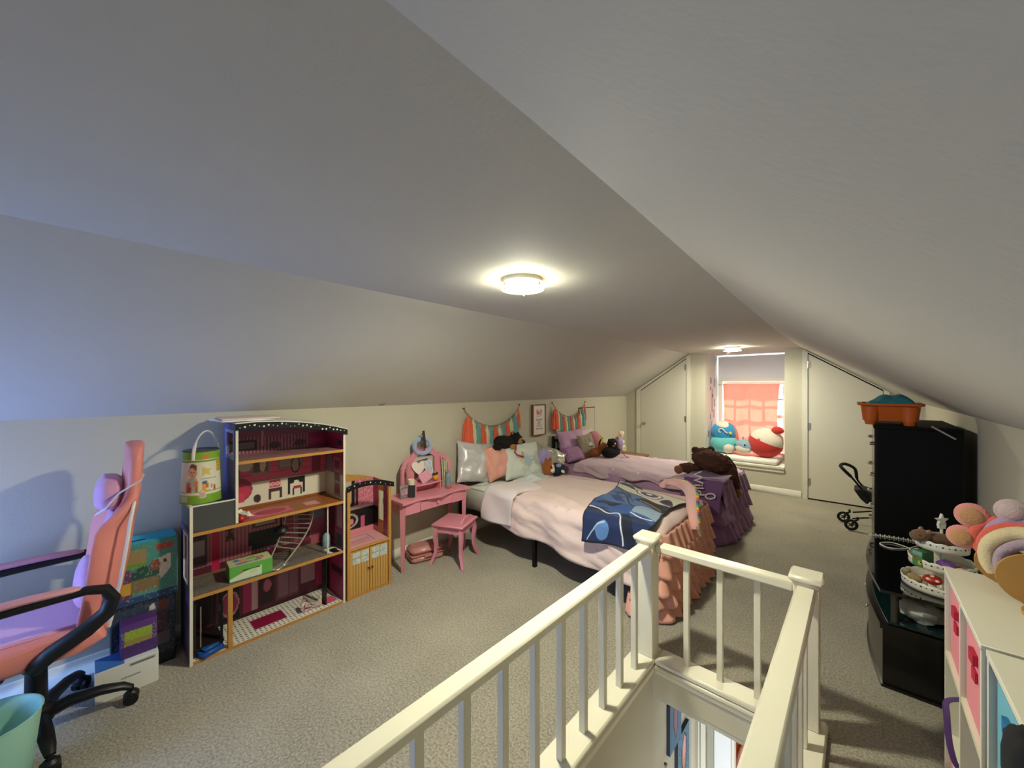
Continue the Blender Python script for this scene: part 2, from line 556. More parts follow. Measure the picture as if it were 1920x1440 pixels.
for s, (z0, z1, yy) in enumerate([(WZ0, zm + .02, YW + .065), (zm - .02, WZ1, YW + .095)]):
    sh = MB()
    for xx in (WX0, WX1 - .04): sh.box(xx, xx + .04, yy, yy + .025, z0, z1)
    sh.box(WX0 + .04, WX1 - .04, yy, yy + .025, z0, z0 + .045); sh.box(WX0 + .04, WX1 - .04, yy, yy + .025, z1 - .045, z1)
    for k in (1, 2, 3):
        xm = WX0 + .04 + k * (WX1 - WX0 - .08) / 4
        sh.box(xm - .014, xm + .014, yy, yy + .025, z0 + .045, z1 - .045)
    sh.box(WX0 + .04, WX1 - .04, yy + .001, yy + .024, (z0 + z1) / 2 - .014, (z0 + z1) / 2 + .014)
    so = part('sash', sh, TRIM, w1)
    part('pane', MB().box(WX0 + .04, WX1 - .04, yy + .011, yy + .014, z0 + .045, z1 - .045), GLASS, so, smooth=False)

# unseen overhang added outside to shade the upper part of the curtain
struct('added_eave', MB().box(JX0 - .3, JX1 + .3, YW + .13, YW + .55, 1.80, 1.84), TRIM, smooth=False)

# baseboards
BBH = .095
def bb(name, p0, p1, nrm):
    mb = MB()
    d = Vector(nrm) * .014
    P0, P1 = Vector((*p0, 0)), Vector((*p1, 0)); D = Vector((*d.to_2d(), 0))
    t1 = BBH - .012
    mb.quad(P0 + D, P1 + D, P1 + D + Vector((0, 0, t1)), P0 + D + Vector((0, 0, t1)))
    mb.quad(P0 + D + Vector((0, 0, t1)), P1 + D + Vector((0, 0, t1)), P1 + D * .35 + Vector((0, 0, BBH)), P0 + D * .35 + Vector((0, 0, BBH)))
    mb.quad(P0 + D * .35 + Vector((0, 0, BBH)), P1 + D * .35 + Vector((0, 0, BBH)), P1 + Vector((0, 0, BBH)), P0 + Vector((0, 0, BBH)))
    mb.quad(P0, P0 + D, P0 + D + Vector((0, 0, BBH)), P0 + Vector((0, 0, BBH)))
    mb.quad(P1, P1 + D, P1 + D + Vector((0, 0, BBH)), P1 + Vector((0, 0, BBH)))
    struct(name, mb, TRIM, fixn=False)
bb('baseboard_left', (-3.1, YN), (-3.1, 3.0), (1, 0, 0))
bb('baseboard_left', (-3.1, 3.0), (XL, YB), (1, 0, 0))
bb('baseboard_back', (-2.08, YB), (-0.605, YB), (0, -1, 0))
bb('baseboard_back', (XL, YB), (-3.0, YB), (0, -1, 0))
bb('baseboard_right', (XR, YN), (XR, YB), (-1, 0, 0))

# two low angled closet doors in the window wall
DARK = mat('dark_gap', '#1c1712', 0.9)
def angled_door(idx, tr_outer, tr_inner, slabp, knob, hinges, hx):
    d = thing('door_%d' % idx, None, None, (sum(p[0] for p in slabp) / len(slabp), YB, 0), kind='structure')
    part('panel', MB().prism(slabp, 'y', YB - .010, YB - .002), DOORP, d)
    part('gap', MB().prism(tr_inner, 'y', YB - .0015, YB - .0005), DARK, d)
    for k, (x, z) in enumerate(hinges):
        h = MB().box(hx[0], hx[1], YB - .014, YB - .009, z - .045, z + .045)
        h.cyl((hx[2], YB - .018, z - .047), (hx[2], YB - .018, z + .047), .006, n=8)
        part('hinge', h, CHROME, d)
    if knob:
        kx, kz = knob
        kb = MB()
        M = tr(kx, YB - .010, kz) @ rot(90, 0, 0)
        kb.M = M
        kb.lathe([(.030, 0), (.030, .004), (.012, .008), (.011, .03), (.022, .036), (.027, .048), (.022, .060), (0.0, .064)], n=20)
        part('door_knob', kb, CHROME, d)
    t = MB()
    n = len(tr_outer)
    # casing: ring between the outer and inner outline (open at the floor)
    for i in range(n - 1):
        a, b_, c, e = tr_outer[i], tr_outer[i + 1], tr_inner[i + 1], tr_inner[i]
        t.prism([a, b_, c, e], 'y', YB - .020, YB)
    part('casing', t, TRIM, d, angle=20)
    return d
angled_door(1, [(-3.00, 0), (-3.00, 1.498), (-2.083, 2.092), (-2.083, 0)], [(-2.925, 0), (-2.925, 1.498), (-2.136, 2.036), (-2.136, 0)],
            [(-2.918, .012), (-2.918, 1.488), (-2.142, 2.018), (-2.142, .012)], (-2.865, .905), [(0, 1.88), (0, 1.02), (0, .12)], (-2.168, -2.142, -2.139))
angled_door(2, [(-0.592, 0), (-0.592, 2.085), (0.275, 1.49), (0.275, 0)], [(-0.534, 0), (-0.534, 2.03), (0.222, 1.515), (0.222, 0)],
            [(-0.528, .02), (-0.528, 2.008), (0.216, 1.500), (0.216, .02)], None, [(0, 1.86), (0, 1.01), (0, .25)], (-0.528, -0.500, -0.531))

# flush access hatch in the left wall
h = thing('door_3', None, None, (xw(5.2), 5.2, .55), kind='structure')
hb = MB()
for y0, y1, z0, z1, m in [(4.99, 5.47, .55, 1.225, 0)]:
    P = lambda y, z, d: (xw(y) + d, y, z)
    hb.poly([P(y0, z0, .006), P(y1, z0, .006), P(y1, z1, .006), P(y0, z1, .006)])
    hb.poly([P(y0, z0, .006), P(y0, z1, .006), P(y0, z1, 0), P(y0, z0, 0)])
    hb.poly([P(y1, z0, .006), P(y1, z1, .006), P(y1, z1, 0), P(y1, z0, 0)])
    hb.poly([P(y0, z1, .006), P(y1, z1, .006), P(y1, z1, 0), P(y0, z1, 0)])
part('panel', hb, WALLP, h)
g = MB()
for (y0, z0, y1, z1) in [(4.975, .55, 4.99, 1.24), (5.47, .55, 5.487, 1.24), (4.99, 1.225, 5.47, 1.238)]:
    g.poly([(xw(y0) + .0012, y0, z0), (xw(y1) + .0012, y1, z0), (xw(y1) + .0012, y1, z1), (xw(y0) + .0012, y0, z1)])
part('gap', g, DARK, h)

# near gable wall (behind the photographer), its window added for the blue fill
nw = MB()
NX0, NX1, NZ0, NZ1 = -3.00, -2.20, .32, 1.12
nw.poly([(-3.1, YN, 0), (NX0, YN, 0), (NX0, YN, ZKL + .065), (-3.1, YN, ZKL)])
nw.quad((NX0, YN, 0), (NX1, YN, 0), (NX1, YN, NZ0), (NX0, YN, NZ0))
nw.poly([(NX0, YN, NZ1), (NX1, YN, NZ1), (NX1, YN, ZC), (-2.0, YN, ZC), (NX0, YN, ZKL + .065)])
nw.poly([(NX1, YN, 0), (XR, YN, 0), (XR, YN, ZKR), (-0.5, YN, ZC), (NX1, YN, ZC)])
struct('wall_near', nw, WALLP, smooth=False)
w2 = thing('added_window', None, None, (-2.6, YN, NZ0), kind='structure')
f = MB()
f.box(NX0 - .05, NX0 + .02, YN, YN + .025, NZ0 - .05, NZ1 + .05); f.box(NX1 - .02, NX1 + .05, YN, YN + .025, NZ0 - .05, NZ1 + .05)
f.box(NX0 + .02, NX1 - .02, YN, YN + .025, NZ1 - .02, NZ1 + .05); f.box(NX0 + .02, NX1 - .02, YN, YN + .04, NZ0 - .05, NZ0 + .02)
f.box(NX0 + .02, NX1 - .02, YN + .002, YN + .02, .71, .74)
part('window_frame', f, TRIM, w2)

# ---------------------------------------------------------------- stairwell and lower hall
sw = MB()
sw.quad((HX0, HY0, -.16), (HX0, 2.80, -.16), (HX0, 2.80, -2.55), (HX0, HY0, -2.55))
sw.quad((HX0, HY0, 0), (HX0, HY1, 0), (HX0, HY1, -.16), (HX0, HY0, -.16))
struct('wall_stair_left', sw, WALLP, smooth=False)
sw = MB()
sw.quad((HX1, HY0, 0), (HX1, HY1, 0), (HX1, HY1, -2.55), (HX1, HY0, -2.55))
struct('wall_stair_right', sw, WALLP, smooth=False)
struct('wall_stair_near', MB().quad((HX0, HY0, 0), (HX1, HY0, 0), (HX1, HY0, -2.55), (HX0, HY0, -2.55)), WALLP, smooth=False)
struct('wall_stair_back', MB().box(HX0, HX1, HY1 - .001, HY1 + .10, -.165, 0), WALLP, smooth=False)
# end wall of the hall with a door opening
ew = MB()
ew.quad((HX0, 2.80, -.16), (-.755, 2.80, -.16), (-.755, 2.80, -2.55), (HX0, 2.80, -2.55))
ew.quad((.35, 2.14, -.16), (.35, 3.7, -.16), (.35, 3.7, -2.55), (.35, 2.14, -2.55))
ew.quad((-.755, 3.7, -.16), (.35, 3.7, -.16), (.35, 3.7, -2.55), (-.755, 3.7, -2.55))
ew.quad((-.755, 2.80, -.16), (-.755, 3.7, -.16), (-.755, 3.7, -2.55), (-.755, 2.80, -2.55))
struct('wall_hall_end', ew, WALLP, smooth=False)
struct('floor_hall', MB().box(HX0, .35, 1.9, 3.7, -2.6, -2.55), mat('hall_wood_floor', '#7a5536', .4, var=.2), smooth=False)
tw = MB()
tw.box(-.815, -.80, 2.775, 2.80, -2.55, -.17, b=.003); tw.box(-.795, -.765, 2.765, 2.80, -2.55, -.17, b=.003)
struct('trim_2', tw, TRIM)
hd = thing('door_4', None, None, (-.61, 2.90, -2.55), kind='structure')
part('panel', MB().box(-.735, -.632, 2.86, 2.90, -2.53, -.2, b=.002), mat('white_gloss_paint', '#eceef0', .3), hd)
part('edge_strip', MB().box(-.630, -.610, 2.855, 2.90, -2.53, -.2, b=.002), TRIM, hd)
struct('trim_3', MB().box(-.757, -.737, 2.78, 2.90, -2.55, -.18, b=.002), mat('olive_grey_paint', '#a8a58f', .5))
steps = thing('stairs', None, None, (-.54, .6, -2.55), kind='structure')
for k in range(11):
    y0 = HY0 + .18 + k * .245
    z = -.21 - k * .213
    part('tread', MB().box(HX0 + .002, HX1 - .002, y0, y0 + .27, z - .03, z, b=.008), CARPET, steps)
    part('riser', MB().box(HX0 + .002, HX1 - .002, y0, y0 + .02, z, z + .18), TRIM, steps)
struct('floor', MB().box(HX0, HX1, HY0, HY0 + .18, -.03, 0), CARPET, smooth=False)

# caps and mouldings round the opening
def curb(name, x0, x1, y0, y1, inner):
    mb = MB().box(x0, x1, y0, y1, 0.0, .030, b=.008)
    struct(name, mb, RAILP)
    mo = MB()
    if inner == '+x':
        mo.box(x1 - .03, x1 + .004, y0, y1, -.022, .0, b=.006); mo.box(x1 - .03, x1 - .004, y0, y1, -.05, -.022, b=.005)
    if inner == '-x':
        mo.box(x0 - .004, x0 + .03, y0, y1, -.022, .0, b=.006); mo.box(x0 + .004, x0 + .03, y0, y1, -.05, -.022, b=.005)
    if inner == '-y':
        mo.box(x0, x1, y0 - .004, y0 + .03, -.022, .0, b=.006); mo.box(x0, x1, y0 + .004, y0 + .03, -.05, -.022, b=.005)
    struct(name, mo, RAILP)
curb('trim_4', -.985, HX0 + .012, HY0, HY1 + .115, '+x')
curb('trim_5', HX0 + .012, HX1 - .012, HY1 - .012, HY1 + .115, '-y')
curb('trim_6', HX1 - .012, -.105, HY0, HY1 + .115, '-x')

# the railing
NEW = [(-.905, 2.165), (-.178, 2.195), (-.905, -.80), (-.178, -.80)]
rl = thing('stair_railing', 'cream painted wooden railing with square balusters around the stair opening', 'railing', (-.54, 2.18, .03))
for k, (x, y) in enumerate(NEW):
    p = part('newel_post', MB().box(x - .046, x + .046, y - .046, y + .046, .03, .672, b=.003), RAILP, rl)
    c = MB().box(x - .050, x + .050, y - .050, y + .050, .655, .675, b=.004)
    c.box(x - .064, x + .064, y - .064, y + .064, .675, .705, b=.010)
    part('post_cap', c, RAILP, p)
    p['_M'] = p['_M']
def handrail(x0, x1, y0, y1):
    return MB().box(x0, x1, y0, y1, .618, .660, b=.008)
part('handrail', handrail(-.942, -.868, NEW[2][1], NEW[0][1] - .046), RAILP, rl)
part('handrail', handrail(-.215, -.141, NEW[3][1], NEW[1][1] - .046), RAILP, rl)
part('handrail', handrail(NEW[0][0] + .046, NEW[1][0] - .046, 2.15, 2.222), RAILP, rl)
for k in range(17):
    y = 1.993 - .1727 * k
    if y < -.7: break
    part('baluster', MB().box(-.922, -.892, y - .015, y + .015, .03, .62, b=.002), RAILP, rl)
    part('baluster', MB().box(-.193, -.163, y + .03, y + .06, .03, .62, b=.002), RAILP, rl)
for x in (-.703, -.537, -.371):
    part('baluster', MB().box(x - .014, x + .014, 2.19, 2.22, .03, .62, b=.002), RAILP, rl)

# things in the lower hall
CANV = mat('canvas_edge', '#2a3038', .8)
def canvas(y0, y1, z0, z1, label, shapes):
    c = thing('canvas_painting', label, 'painting', (HX0, (y0 + y1) / 2, z0), group='canvases in the stairwell')
    part('stretcher', MB().box(HX0 + .001, HX0 + .022, y0, y1, z0, z1), CANV, c)
    part('painted_face', panel((HX0 + .0226, y0, z0), (0, y1 - y0, 0), (0, 0, z1 - z0), 40, 60, '#3f6c8f', shapes), PRINT, c)
canvas(2.335, 2.53, -.66, -.36, 'blue canvas with a dull mauve leaf shape, upper one on the stairwell wall',
       [('n', '#537f9e', .4, 3), ('p', [(.45, .95), (.68, .7), (.7, .4), (.5, .12), (.3, .45), (.3, .75)], '#22303f'), ('p', [(.46, .9), (.63, .68), (.64, .42), (.5, .2), (.36, .46), (.36, .72)], '#9c6d85')])
canvas(2.47, 2.68, -.98, -.655, 'blue canvas with a bright pink feather shape, lower one on the stairwell wall',
       [('n', '#6b98b0', .4, 5), ('p', [(.55, .95), (.78, .8), (.74, .4), (.55, .04), (.3, .4), (.3, .7)], '#1d2a3a'), ('p', [(.55, .9), (.7, .78), (.67, .42), (.54, .12), (.38, .42), (.38, .7)], '#eaa7a8'), ('p', [(.39, .42), (.67, .5), (.54, .12)], '#d99a78')])
hk = MB().cyl((HX0 + .02, 2.27, -.80), (HX0 + .02, 2.27, -.66), .004, n=8)
hk.ell((HX0 + .02, 2.27, -.655), .010, nu=10, nv=6); hk.box(HX0 + .001, HX0 + .02, 2.255, 2.285, -.80, -.775)
solo('wall_hook', hk, mat('aged_brass', '#6d6250', .4, .8), 'slim metal wall hook below the blue canvases in the stairwell', 'hook')
ob_ = MB().ell((-.555, 3.0, -.93), (.055, .03, .20), R=rot(0, 18, 0), nu=18, nv=12)
lt = MB().box(-.66, -.50, 3.05, 3.08, -1.3, -.52, b=.01)
solo('hanging_jacket', lt, mat('orange_cloth', '#e0701f', .8), 'orange jacket hanging behind the white hall door', 'jacket')
solo('hanging_scarf', ob_, mat('peach_cloth', '#e59a84', .8, var=.2), 'peach bundle hanging in front of the orange jacket downstairs', 'scarf')

# ---------------------------------------------------------------- ceiling lights
LE = bpy.data.materials.new('lamp_diffuser_glow')
LE.use_nodes = True
_n = LE.node_tree.nodes; _n.clear()
_o = _n.new('ShaderNodeOutputMaterial'); _e = _n.new('ShaderNodeEmission')
_e.inputs[0].default_value = (*LAMP_COLOR, 1); _e.inputs[1].default_value = LAMP_POWER
LE.node_tree.links.new(_e.outputs[0], _o.inputs[0])
LGL = mat('lamp_glass_ring', '#fbf0b8', 0.3, emit=0.5)
LE2 = LE.copy(); LE2.name = 'far_lamp_diffuser_glow'
LE2.node_tree.nodes['Emission'].inputs[1].default_value = LAMP_POWER * 0.85
def ceiling_light(x, y, label, chain):
    t = thing('ceiling_light', label, 'ceiling light', (x, y, ZC), group='flush ceiling lights')
    part('base_plate', MB().lathe([(.100, ZC), (.100, ZC - .018), (.088, ZC - .022), (.074, ZC - .024), (.074, ZC - .040), (.0, ZC - .040)], (x, y, 0), 40), mat('satin_white_metal', '#dcdcd4', .35, .2), t)
    d = part('diffuser', MB().lathe([(.070, ZC - .0405), (.070, ZC - .049), (.064, ZC - .054), (0, ZC - .055)], (x, y, 0), 40), LE2 if chain else LE, t, angle=60)
    part('glass_ring', MB().lathe([(.079, ZC - .046), (.110, ZC - .046), (.110, ZC - .053), (.079, ZC - .053), (.079, ZC - .046)], (x, y, 0), 40), LGL, t)
    for k in range(3):
        a = 2.2 + k * 2 * PI / 3
        part('clip', MB().cyl((x + .1 * math.cos(a), y + .1 * math.sin(a), ZC - .06), (x + .1 * math.cos(a), y + .1 * math.sin(a), ZC - .02), .004, n=8), CHROME, t)
    if chain:
        cb = MB()
        cb.cyl((x - .04, y - .075, ZC - .12), (x - .04, y - .075, ZC - .02), .0018, n=6)
        cb.ell((x - .04, y - .075, ZC - .125), .008, nu=8, nv=6)
        part('pull_chain', cb, CHROME, t)
    return t
ceiling_light(-1.275, 1.49, 'round flush glass ceiling light, large one over the dollhouse and vanity', False)
ceiling_light(-1.30, 5.95, 'small far flush ceiling light with pull chain before the curtained window', True)
# ================================================================ LEFT SIDE: chair, boxes, dollhouse, vanity
PINKF = mat('pink_faux_leather', '#e58d86', .45, var=.04, bump=.1, bscale=150)
LILF = mat('lilac_pink_velour', '#d79ac0', .7, sheen=.4, bump=.1, bscale=200)
WSTRIP = mat('pale_piping', '#e6ddd6', .5)

# ---- gaming chair (faces away towards the near wall)
CX, CY = -2.70, -.15
ch = thing('gaming_chair', 'pink gaming chair with black loop armrests and black star base', 'chair', (CX, CY, 0))
hub = MB().lathe([(.055, .07), (.055, .13), (.035, .145), (.033, .30), (0, .30)], (CX, CY, 0), 20)
part('column', hub, BLACKP, ch)
part('gas_lift', MB().cyl((CX, CY, .29), (CX, CY, .40), .014, n=14), CHROME, ch)
part('tilt_plate', MB().box(CX - .12, CX + .12, CY - .16, CY + .12, .385, .42, b=.01), BLACKP, ch)
for k in range(5):
    a = math.radians(82 + 72 * k)
    dx, dy = math.cos(a), math.sin(a)
    pts = [(CX + dx * r, CY + dy * r, z) for r, z in [(.03, .095), (.10, .115), (.20, .112), (.27, .095), (.30, .075)]]
    lg = part('base_leg', MB().tube(pts, [.034, .030, .026, .022, .016], 10, flat=.8), BLACKP, ch)
    cx_, cy_ = CX + dx * .30, CY + dy * .30
    cs = MB()
    px, py = -dy, dx
    for s in (-1, 1):
        cs.cyl((cx_ + px * .007 * s, cy_ + py * .007 * s, .028), (cx_ + px * .026 * s, cy_ + py * .026 * s, .028), .028, n=18)
    cs.cyl((cx_, cy_, .03), (cx_, cy_, .085), .010, n=10)
    cs.lathe([(.030, .03), (.028, .05), (.016, .062), (0, .064)], (cx_, cy_, 0), 14)
    part('caster', cs, BLACKP, lg)
def rounded_slab(mb, outline, d0, d1, r, m=0, axis='x', steps=3):
    # outline in the plane, puffed edges along the axis
    n = len(outline)
    c = (sum(p[0] for p in outline) / n, sum(p[1] for p in outline) / n)
    prof = []
    for i in range(steps + 1):
        t = i / steps * PI / 2
        prof.append((d0 + r * (1 - math.sin(t)), 1, r * (1 - math.cos(t))))
    lay = []
    for i in range(steps + 1):
        t = i / steps * PI / 2
        lay.append((d0 + r * (1 - math.cos(t)), r * (1 - math.sin(t))))
    for i in range(steps + 1):
        t = PI / 2 - i / steps * PI / 2
        lay.append((d1 - r * (1 - math.cos(t)), r * (1 - math.sin(t))))
    vs = []
    for d, ins in lay:
        for p in outline:
            vx, vy = c[0] - p[0], c[1] - p[1]
            L = math.hypot(vx, vy) or 1
            q = (p[0] + vx / L * ins, p[1] + vy / L * ins)
            vs.append((d, q[0], q[1]) if axis == 'x' else ((q[0], d, q[1]) if axis == 'y' else (q[0], q[1], d)))
    fs = [tuple(range(n - 1, -1, -1)), tuple(range((len(lay) - 1) * n, len(lay) * n))]
    for i in range(len(lay) - 1):
        for k in range(n):
            l = (k + 1) % n
            fs.append((i * n + k, i * n + l, (i + 1) * n + l, (i + 1) * n + k))
    return mb._add(vs, fs, m)
st = MB()
rounded_slab(st, [(-.62, .44), (-.60, .415), (-.30, .405), (.00, .42), (.06, .45), (.05, .50), (-.05, .515), (-.30, .510), (-.55, .525), (-.62, .50)], CX - .25, CX + .25, .035)
part('seat', st, PINKF, ch, angle=60)
part('seat_insert', MB().box(CX - .19, CX + .19, -.60, .02, .505, .525, b=.01), LILF, ch)
# backrest: front outline with shoulders, leaned back, thickened and curved
def back_half(s):
    n = len(bk_z)
    return None
bk = [(.44, .18, .02), (.50, .20, .035), (.60, .205, .055), (.72, .208, .075), (.84, .21, .090), (.93, .205, .100), (1.00, .175, .112), (1.06, .155, .120), (1.14, .150, .125), (1.22, .140, .130), (1.265, .11, .133), (1.28, .05, .135)]
bm_ = MB()
def backf(u, v):
    i = v * (len(bk) - 1); a = int(min(i, len(bk) - 2)); t = i - a
    z = bk[a][0] * (1 - t) + bk[a + 1][0] * t
    w = bk[a][1] * (1 - t) + bk[a + 1][1] * t
    y0 = bk[a][2] * (1 - t) + bk[a + 1][2] * t
    an = 2 * PI * u
    ca, sa = math.cos(an), math.sin(an)
    th = .040 if z < 1.0 else .033
    if v > .97: th *= .6
    x = w * math.copysign(abs(ca) ** .55, ca)
    y = th * math.copysign(abs(sa) ** .7, sa)
    k_ = max(0, min(1, (1.03 - z) / .12)); wing = .095 * (abs(x) / .21) ** 2.5 * k_
    return (CX + x, y0 + .028 + y - wing, z)
bm_.grid(backf, 40, 33)
bm_.poly([backf(i / 40, 1.0) for i in range(40)]); bm_.poly([backf(i / 40, 0) for i in range(40)][::-1])
part('backrest', bm_, PINKF, ch, angle=70)
bi = MB()
bi.grid(lambda u, v: (CX + (u - .5) * .30 * (1 - .1 * v), .012 + .085 * v - .012 * math.sin(PI * v) - .012 * math.sin(PI * u) , .54 + v * .42), 14, 14)
part('back_insert', bi, LILF, ch, sol=.02, angle=70)
for s in (-1, 1):
    sp = MB().tube([(CX + s * .212, .066, .48), (CX + s * .216, .100, .66), (CX + s * .218, .124, .84), (CX + s * .209, .134, .93), (CX + s * .162, .151, 1.01)], .007, 8)
    part('piping', sp, WSTRIP, ch)
hp = MB(tr(CX, .072, 1.045) @ rot(-8, 0, 0)); hp.ell((0, 0, 0), (.135, .050, .080), p=.72, nu=32, nv=20, nz=.05)
part('head_pillow', hp, LILF, ch, world=True, angle=80)
strap = MB()
strap.tube([(CX - .165, .07, 1.03), (CX - .16, .10, 1.08), (CX - .155, .165, 1.10), (CX, .187, 1.10), (CX + .155, .165, 1.10), (CX + .162, .10, 1.06), (CX + .16, .06, 1.00), (CX + .11, .03, .97)], .014, 8, flat=.25)
part('pillow_strap', strap, WSTRIP, ch)
lp = MB(tr(CX, .012, .640) @ rot(-6, 0, 0)); lp.ell((0, 0, 0), (.165, .055, .100), p=.72, nu=32, nv=20, nz=.05)
part('lumbar_pillow', lp, LILF, ch, world=True, angle=80)
for s, nm in ((1, 0), (-1, 1)):
    x = CX + s * .275
    ar = MB()
    ar.tube([(x - s * .10, -.16, .40), (x - s * .02, -.14, .425), (x, -.10, .47), (x, .0, .525), (x, .06, .575), (x, .075, .63), (x, .055, .675), (x, .0, .69), (x, -.20, .685), (x, -.42, .675), (x, -.50, .63), (x, -.46, .55), (x, -.33, .46), (x - s * .02, -.25, .425), (x - s * .10, -.24, .40)],
            [.022, .024, .026, .026, .025, .024, .021, .018, .018, .018, .02, .022, .024, .024, .022], 10, flat=1.25)
    part('armrest', ar, BLACKP, ch)
    pd = MB().tube([(x, -.45, .705), (x, -.40, .708), (x, -.15, .712), (x, -.04, .708), (x, -.005, .700)], [.014, .025, .026, .023, .010], 12, flat=.55)
    part('arm_pad', pd, mat('arm_pad_pink', '#d99aa6', .5), ch)

# ---- waste bin
wb = MB()
bx, by = -2.43, -.26
prof = [(.0, 0), (.105, 0), (.112, .01), (.142, .285), (.147, .29), (.142, .291), (.137, .285), (.108, .012), (0, .012)]
wb.lathe(prof, (bx, by, 0), 40)
solo('waste_bin', wb, mat('mint_plastic', '#9fd0bd', .45, var=.03), 'mint green plastic waste bin standing by the pink chair', 'waste bin')
tb = MB(tr(bx + .03, by + .02, .10) @ rot(20, 0, 30)); tb.pillow(.14, .10, .06, 10, seed=3, nz=.02)
solo('crumpled_tissue', tb, mat('white_paper', '#e9e7e2', .8), 'crumpled white paper lying inside the mint bin', 'paper')

# ---- stacked toy boxes by the wall
def pbox(name, label, x0, x1, y0, y1, z0, z1, base, front, top=None, cat='box', side=None, rz=0, group=None):
    cx, cy = (x0 + x1) / 2, (y0 + y1) / 2
    t = thing(name, label, cat, (cx, cy, z0), rz, group)
    x0 -= cx; x1 -= cx; y0 -= cy; y1 -= cy; h = z1 - z0
    part('carton', MB().box(x0, x1, y0, y1, 0, h, b=.002), mat(name + base, base, .5), t, world=False)
    e = .0008
    if front: part('printed_front', panel((x1 + e, y0 + .002, .002), (0, y1 - y0 - .004, 0), (0, 0, h - .004), 60, 50, *front), PRINT, t, world=False)
    if top: part('printed_top', panel((x0 + .002, y0 + .002, h + e), (0, y1 - y0 - .004, 0), (x1 - x0 - .004, 0, 0), 50, 30, *top), PRINT, t, world=False)
    if side: part('printed_side', panel((x0 + .002, y0 - e, .002), (x1 - x0 - .004, 0, 0), (0, 0, h - .004), 40, 40, *side), PRINT, t, world=False)
    return t
pbox('toy_box', 'dark navy printed toy carton, lower of the two behind the pink chair', -3.085, -2.905, .085, .340, 0, .38, '#1a2030',
     ('#232a38', [('r', .0, .78, 1, .95, '#3a4658'), ('e', .62, .86, .05, .08, '#d8d2c4'), ('e', .80, .87, .09, .08, '#7a3a32'), ('r', .12, .5, .48, .70, '#8f3f38'), ('r', .12, .68, .48, .71, '#d9cfc0'), ('r', .60, .52, .85, .74, '#5a2f33'), ('r', .05, .30, .9, .46, '#5d4a58'), ('n', '#59606e', .12, 4), ('r', .0, .0, 1, .16, '#161c28')]))
pbox('toy_box', 'teal topped printed toy carton, upper of the two behind the pink chair', -3.08, -2.900, .085, .350, .3808, .70, '#23a0b8',
     ('#4e938b', [('r', 0, 0, 1, .10, '#2f4a78'), ('p', [(.0, .45), (.0, .10), (.28, .10), (.35, .5), (.2, .62)], '#6d3a68'), ('e', .22, .27, .14, .10, '#d6a73c'), ('r', .08, .60, .50, .90, '#a08a5c'), ('r', .10, .60, .50, .66, '#6b9a3c'), ('e', .50, .45, .22, .16, '#2b5048'), ('r', .28, .18, .70, .38, '#85704e'), ('p', [(.72, .30), (.70, .68), (.90, .74), (.90, .50), (.78, .34)], '#e2ddd2'), ('e', .80, .62, .03, .03, '#20262e'), ('r', .66, .84, .92, .93, '#b0403c'), ('e', .64, .58, .08, .10, '#8a4a3c'), ('n', '#7db0a0', .06, 9)]),
     ('#2fb4cc', [('r', .10, .55, .50, .70, '#1c3f60')]))
pbox('game_console_box', 'low white carton with a blue strip under the purple game box', -2.895, -2.752, .025, .255, 0, .155, '#e6e4de',
     ('#e6e4de', [('r', .52, .86, .95, .94, '#a8a8a0'), ('h', 30, .5, 0, '#55565c', .55, .87, .92, .93), ('r', .40, .52, .70, .54, '#8a887e')]),
     ('#dfe2e4', [('r', .0, .0, .45, 1, '#3f74b4')]))
pbox('game_box', 'small purple box with a lime green window on the white carton', -2.888, -2.79, .115, .252, .156, .325, '#56337a',
     ('#5f3a86', [('r', .10, .38, .88, .80, '#8fa838'), ('n', '#b9c65a', .10, 2), ('r', .10, .38, .88, .52, '#9a8a4a'), ('r', 0, 0, 1, .34, '#4d2f6e'), ('r', 0, .84, 1, 1, '#5f3a86')]))

# ---- the dollhouse
DXF, DXB = -2.752, -3.06
DSIDE = mat('white_melamine', '#d9d7d2', .4)
DSIDEP = mat('blue_lit_purple_panel', '#6b5f86', .5, var=.1)  # purple-blue of the side lighting is put into this panel colour
DH = thing('dollhouse', 'tall open pink dollhouse with wooden shelves and black star-dotted roof edge', 'dollhouse', (-2.9, .82, 0))
T = .010
def dpan(name, x0, x1, y0, y1, z0, z1, m=DSIDEP): return part(name, MB().box(x0, x1, y0, y1, z0, z1), m, DH, smooth=False)
# left side panel of the low wing with a narrow window opening
lsp = MB()
for (x0, x1, z0, z1) in [(DXB, DXF, 0, .44), (DXB, -2.95, .44, .70), (-2.83, DXF, .44, .70), (DXB, DXF, .70, .735)]:
    lsp.box(x0, x1, .385, .385 + T, z0, z1)
part('side_panel', lsp, DSIDEP, DH, smooth=False)
wf = MB()
for (x0, x1, z0, z1) in [(-2.955, -2.945, .43, .71), (-2.835, -2.825, .43, .71), (-2.945, -2.835, .43, .44), (-2.945, -2.835, .70, .71)]:
    wf.box(x0, x1, .380, .386, z0, z1)
part('window_trim', wf, WHITEP, DH)
tsp = MB()   # tower side with a square window
for (x0, x1, z0, z1) in [(DXB, DXF, .74, 1.13), (DXB, -2.965, 1.13, 1.27), (-2.80, DXF, 1.13, 1.27), (DXB, DXF, 1.27, 1.325)]:
    tsp.box(x0, x1, .596, .596 + T, z0, z1)
part('side_panel', tsp, DSIDEP, DH, smooth=False)
wf = MB()
for (x0, x1, z0, z1) in [(-2.985, -2.965, 1.11, 1.29), (-2.80, -2.78, 1.11, 1.29), (-2.965, -2.80, 1.11, 1.13), (-2.965, -2.80, 1.27, 1.29)]:
    wf.box(x0, x1, .590, .597, z0, z1)
part('window_trim', wf, mat('pale_blue_print', '#8fa8d6', .5), DH)
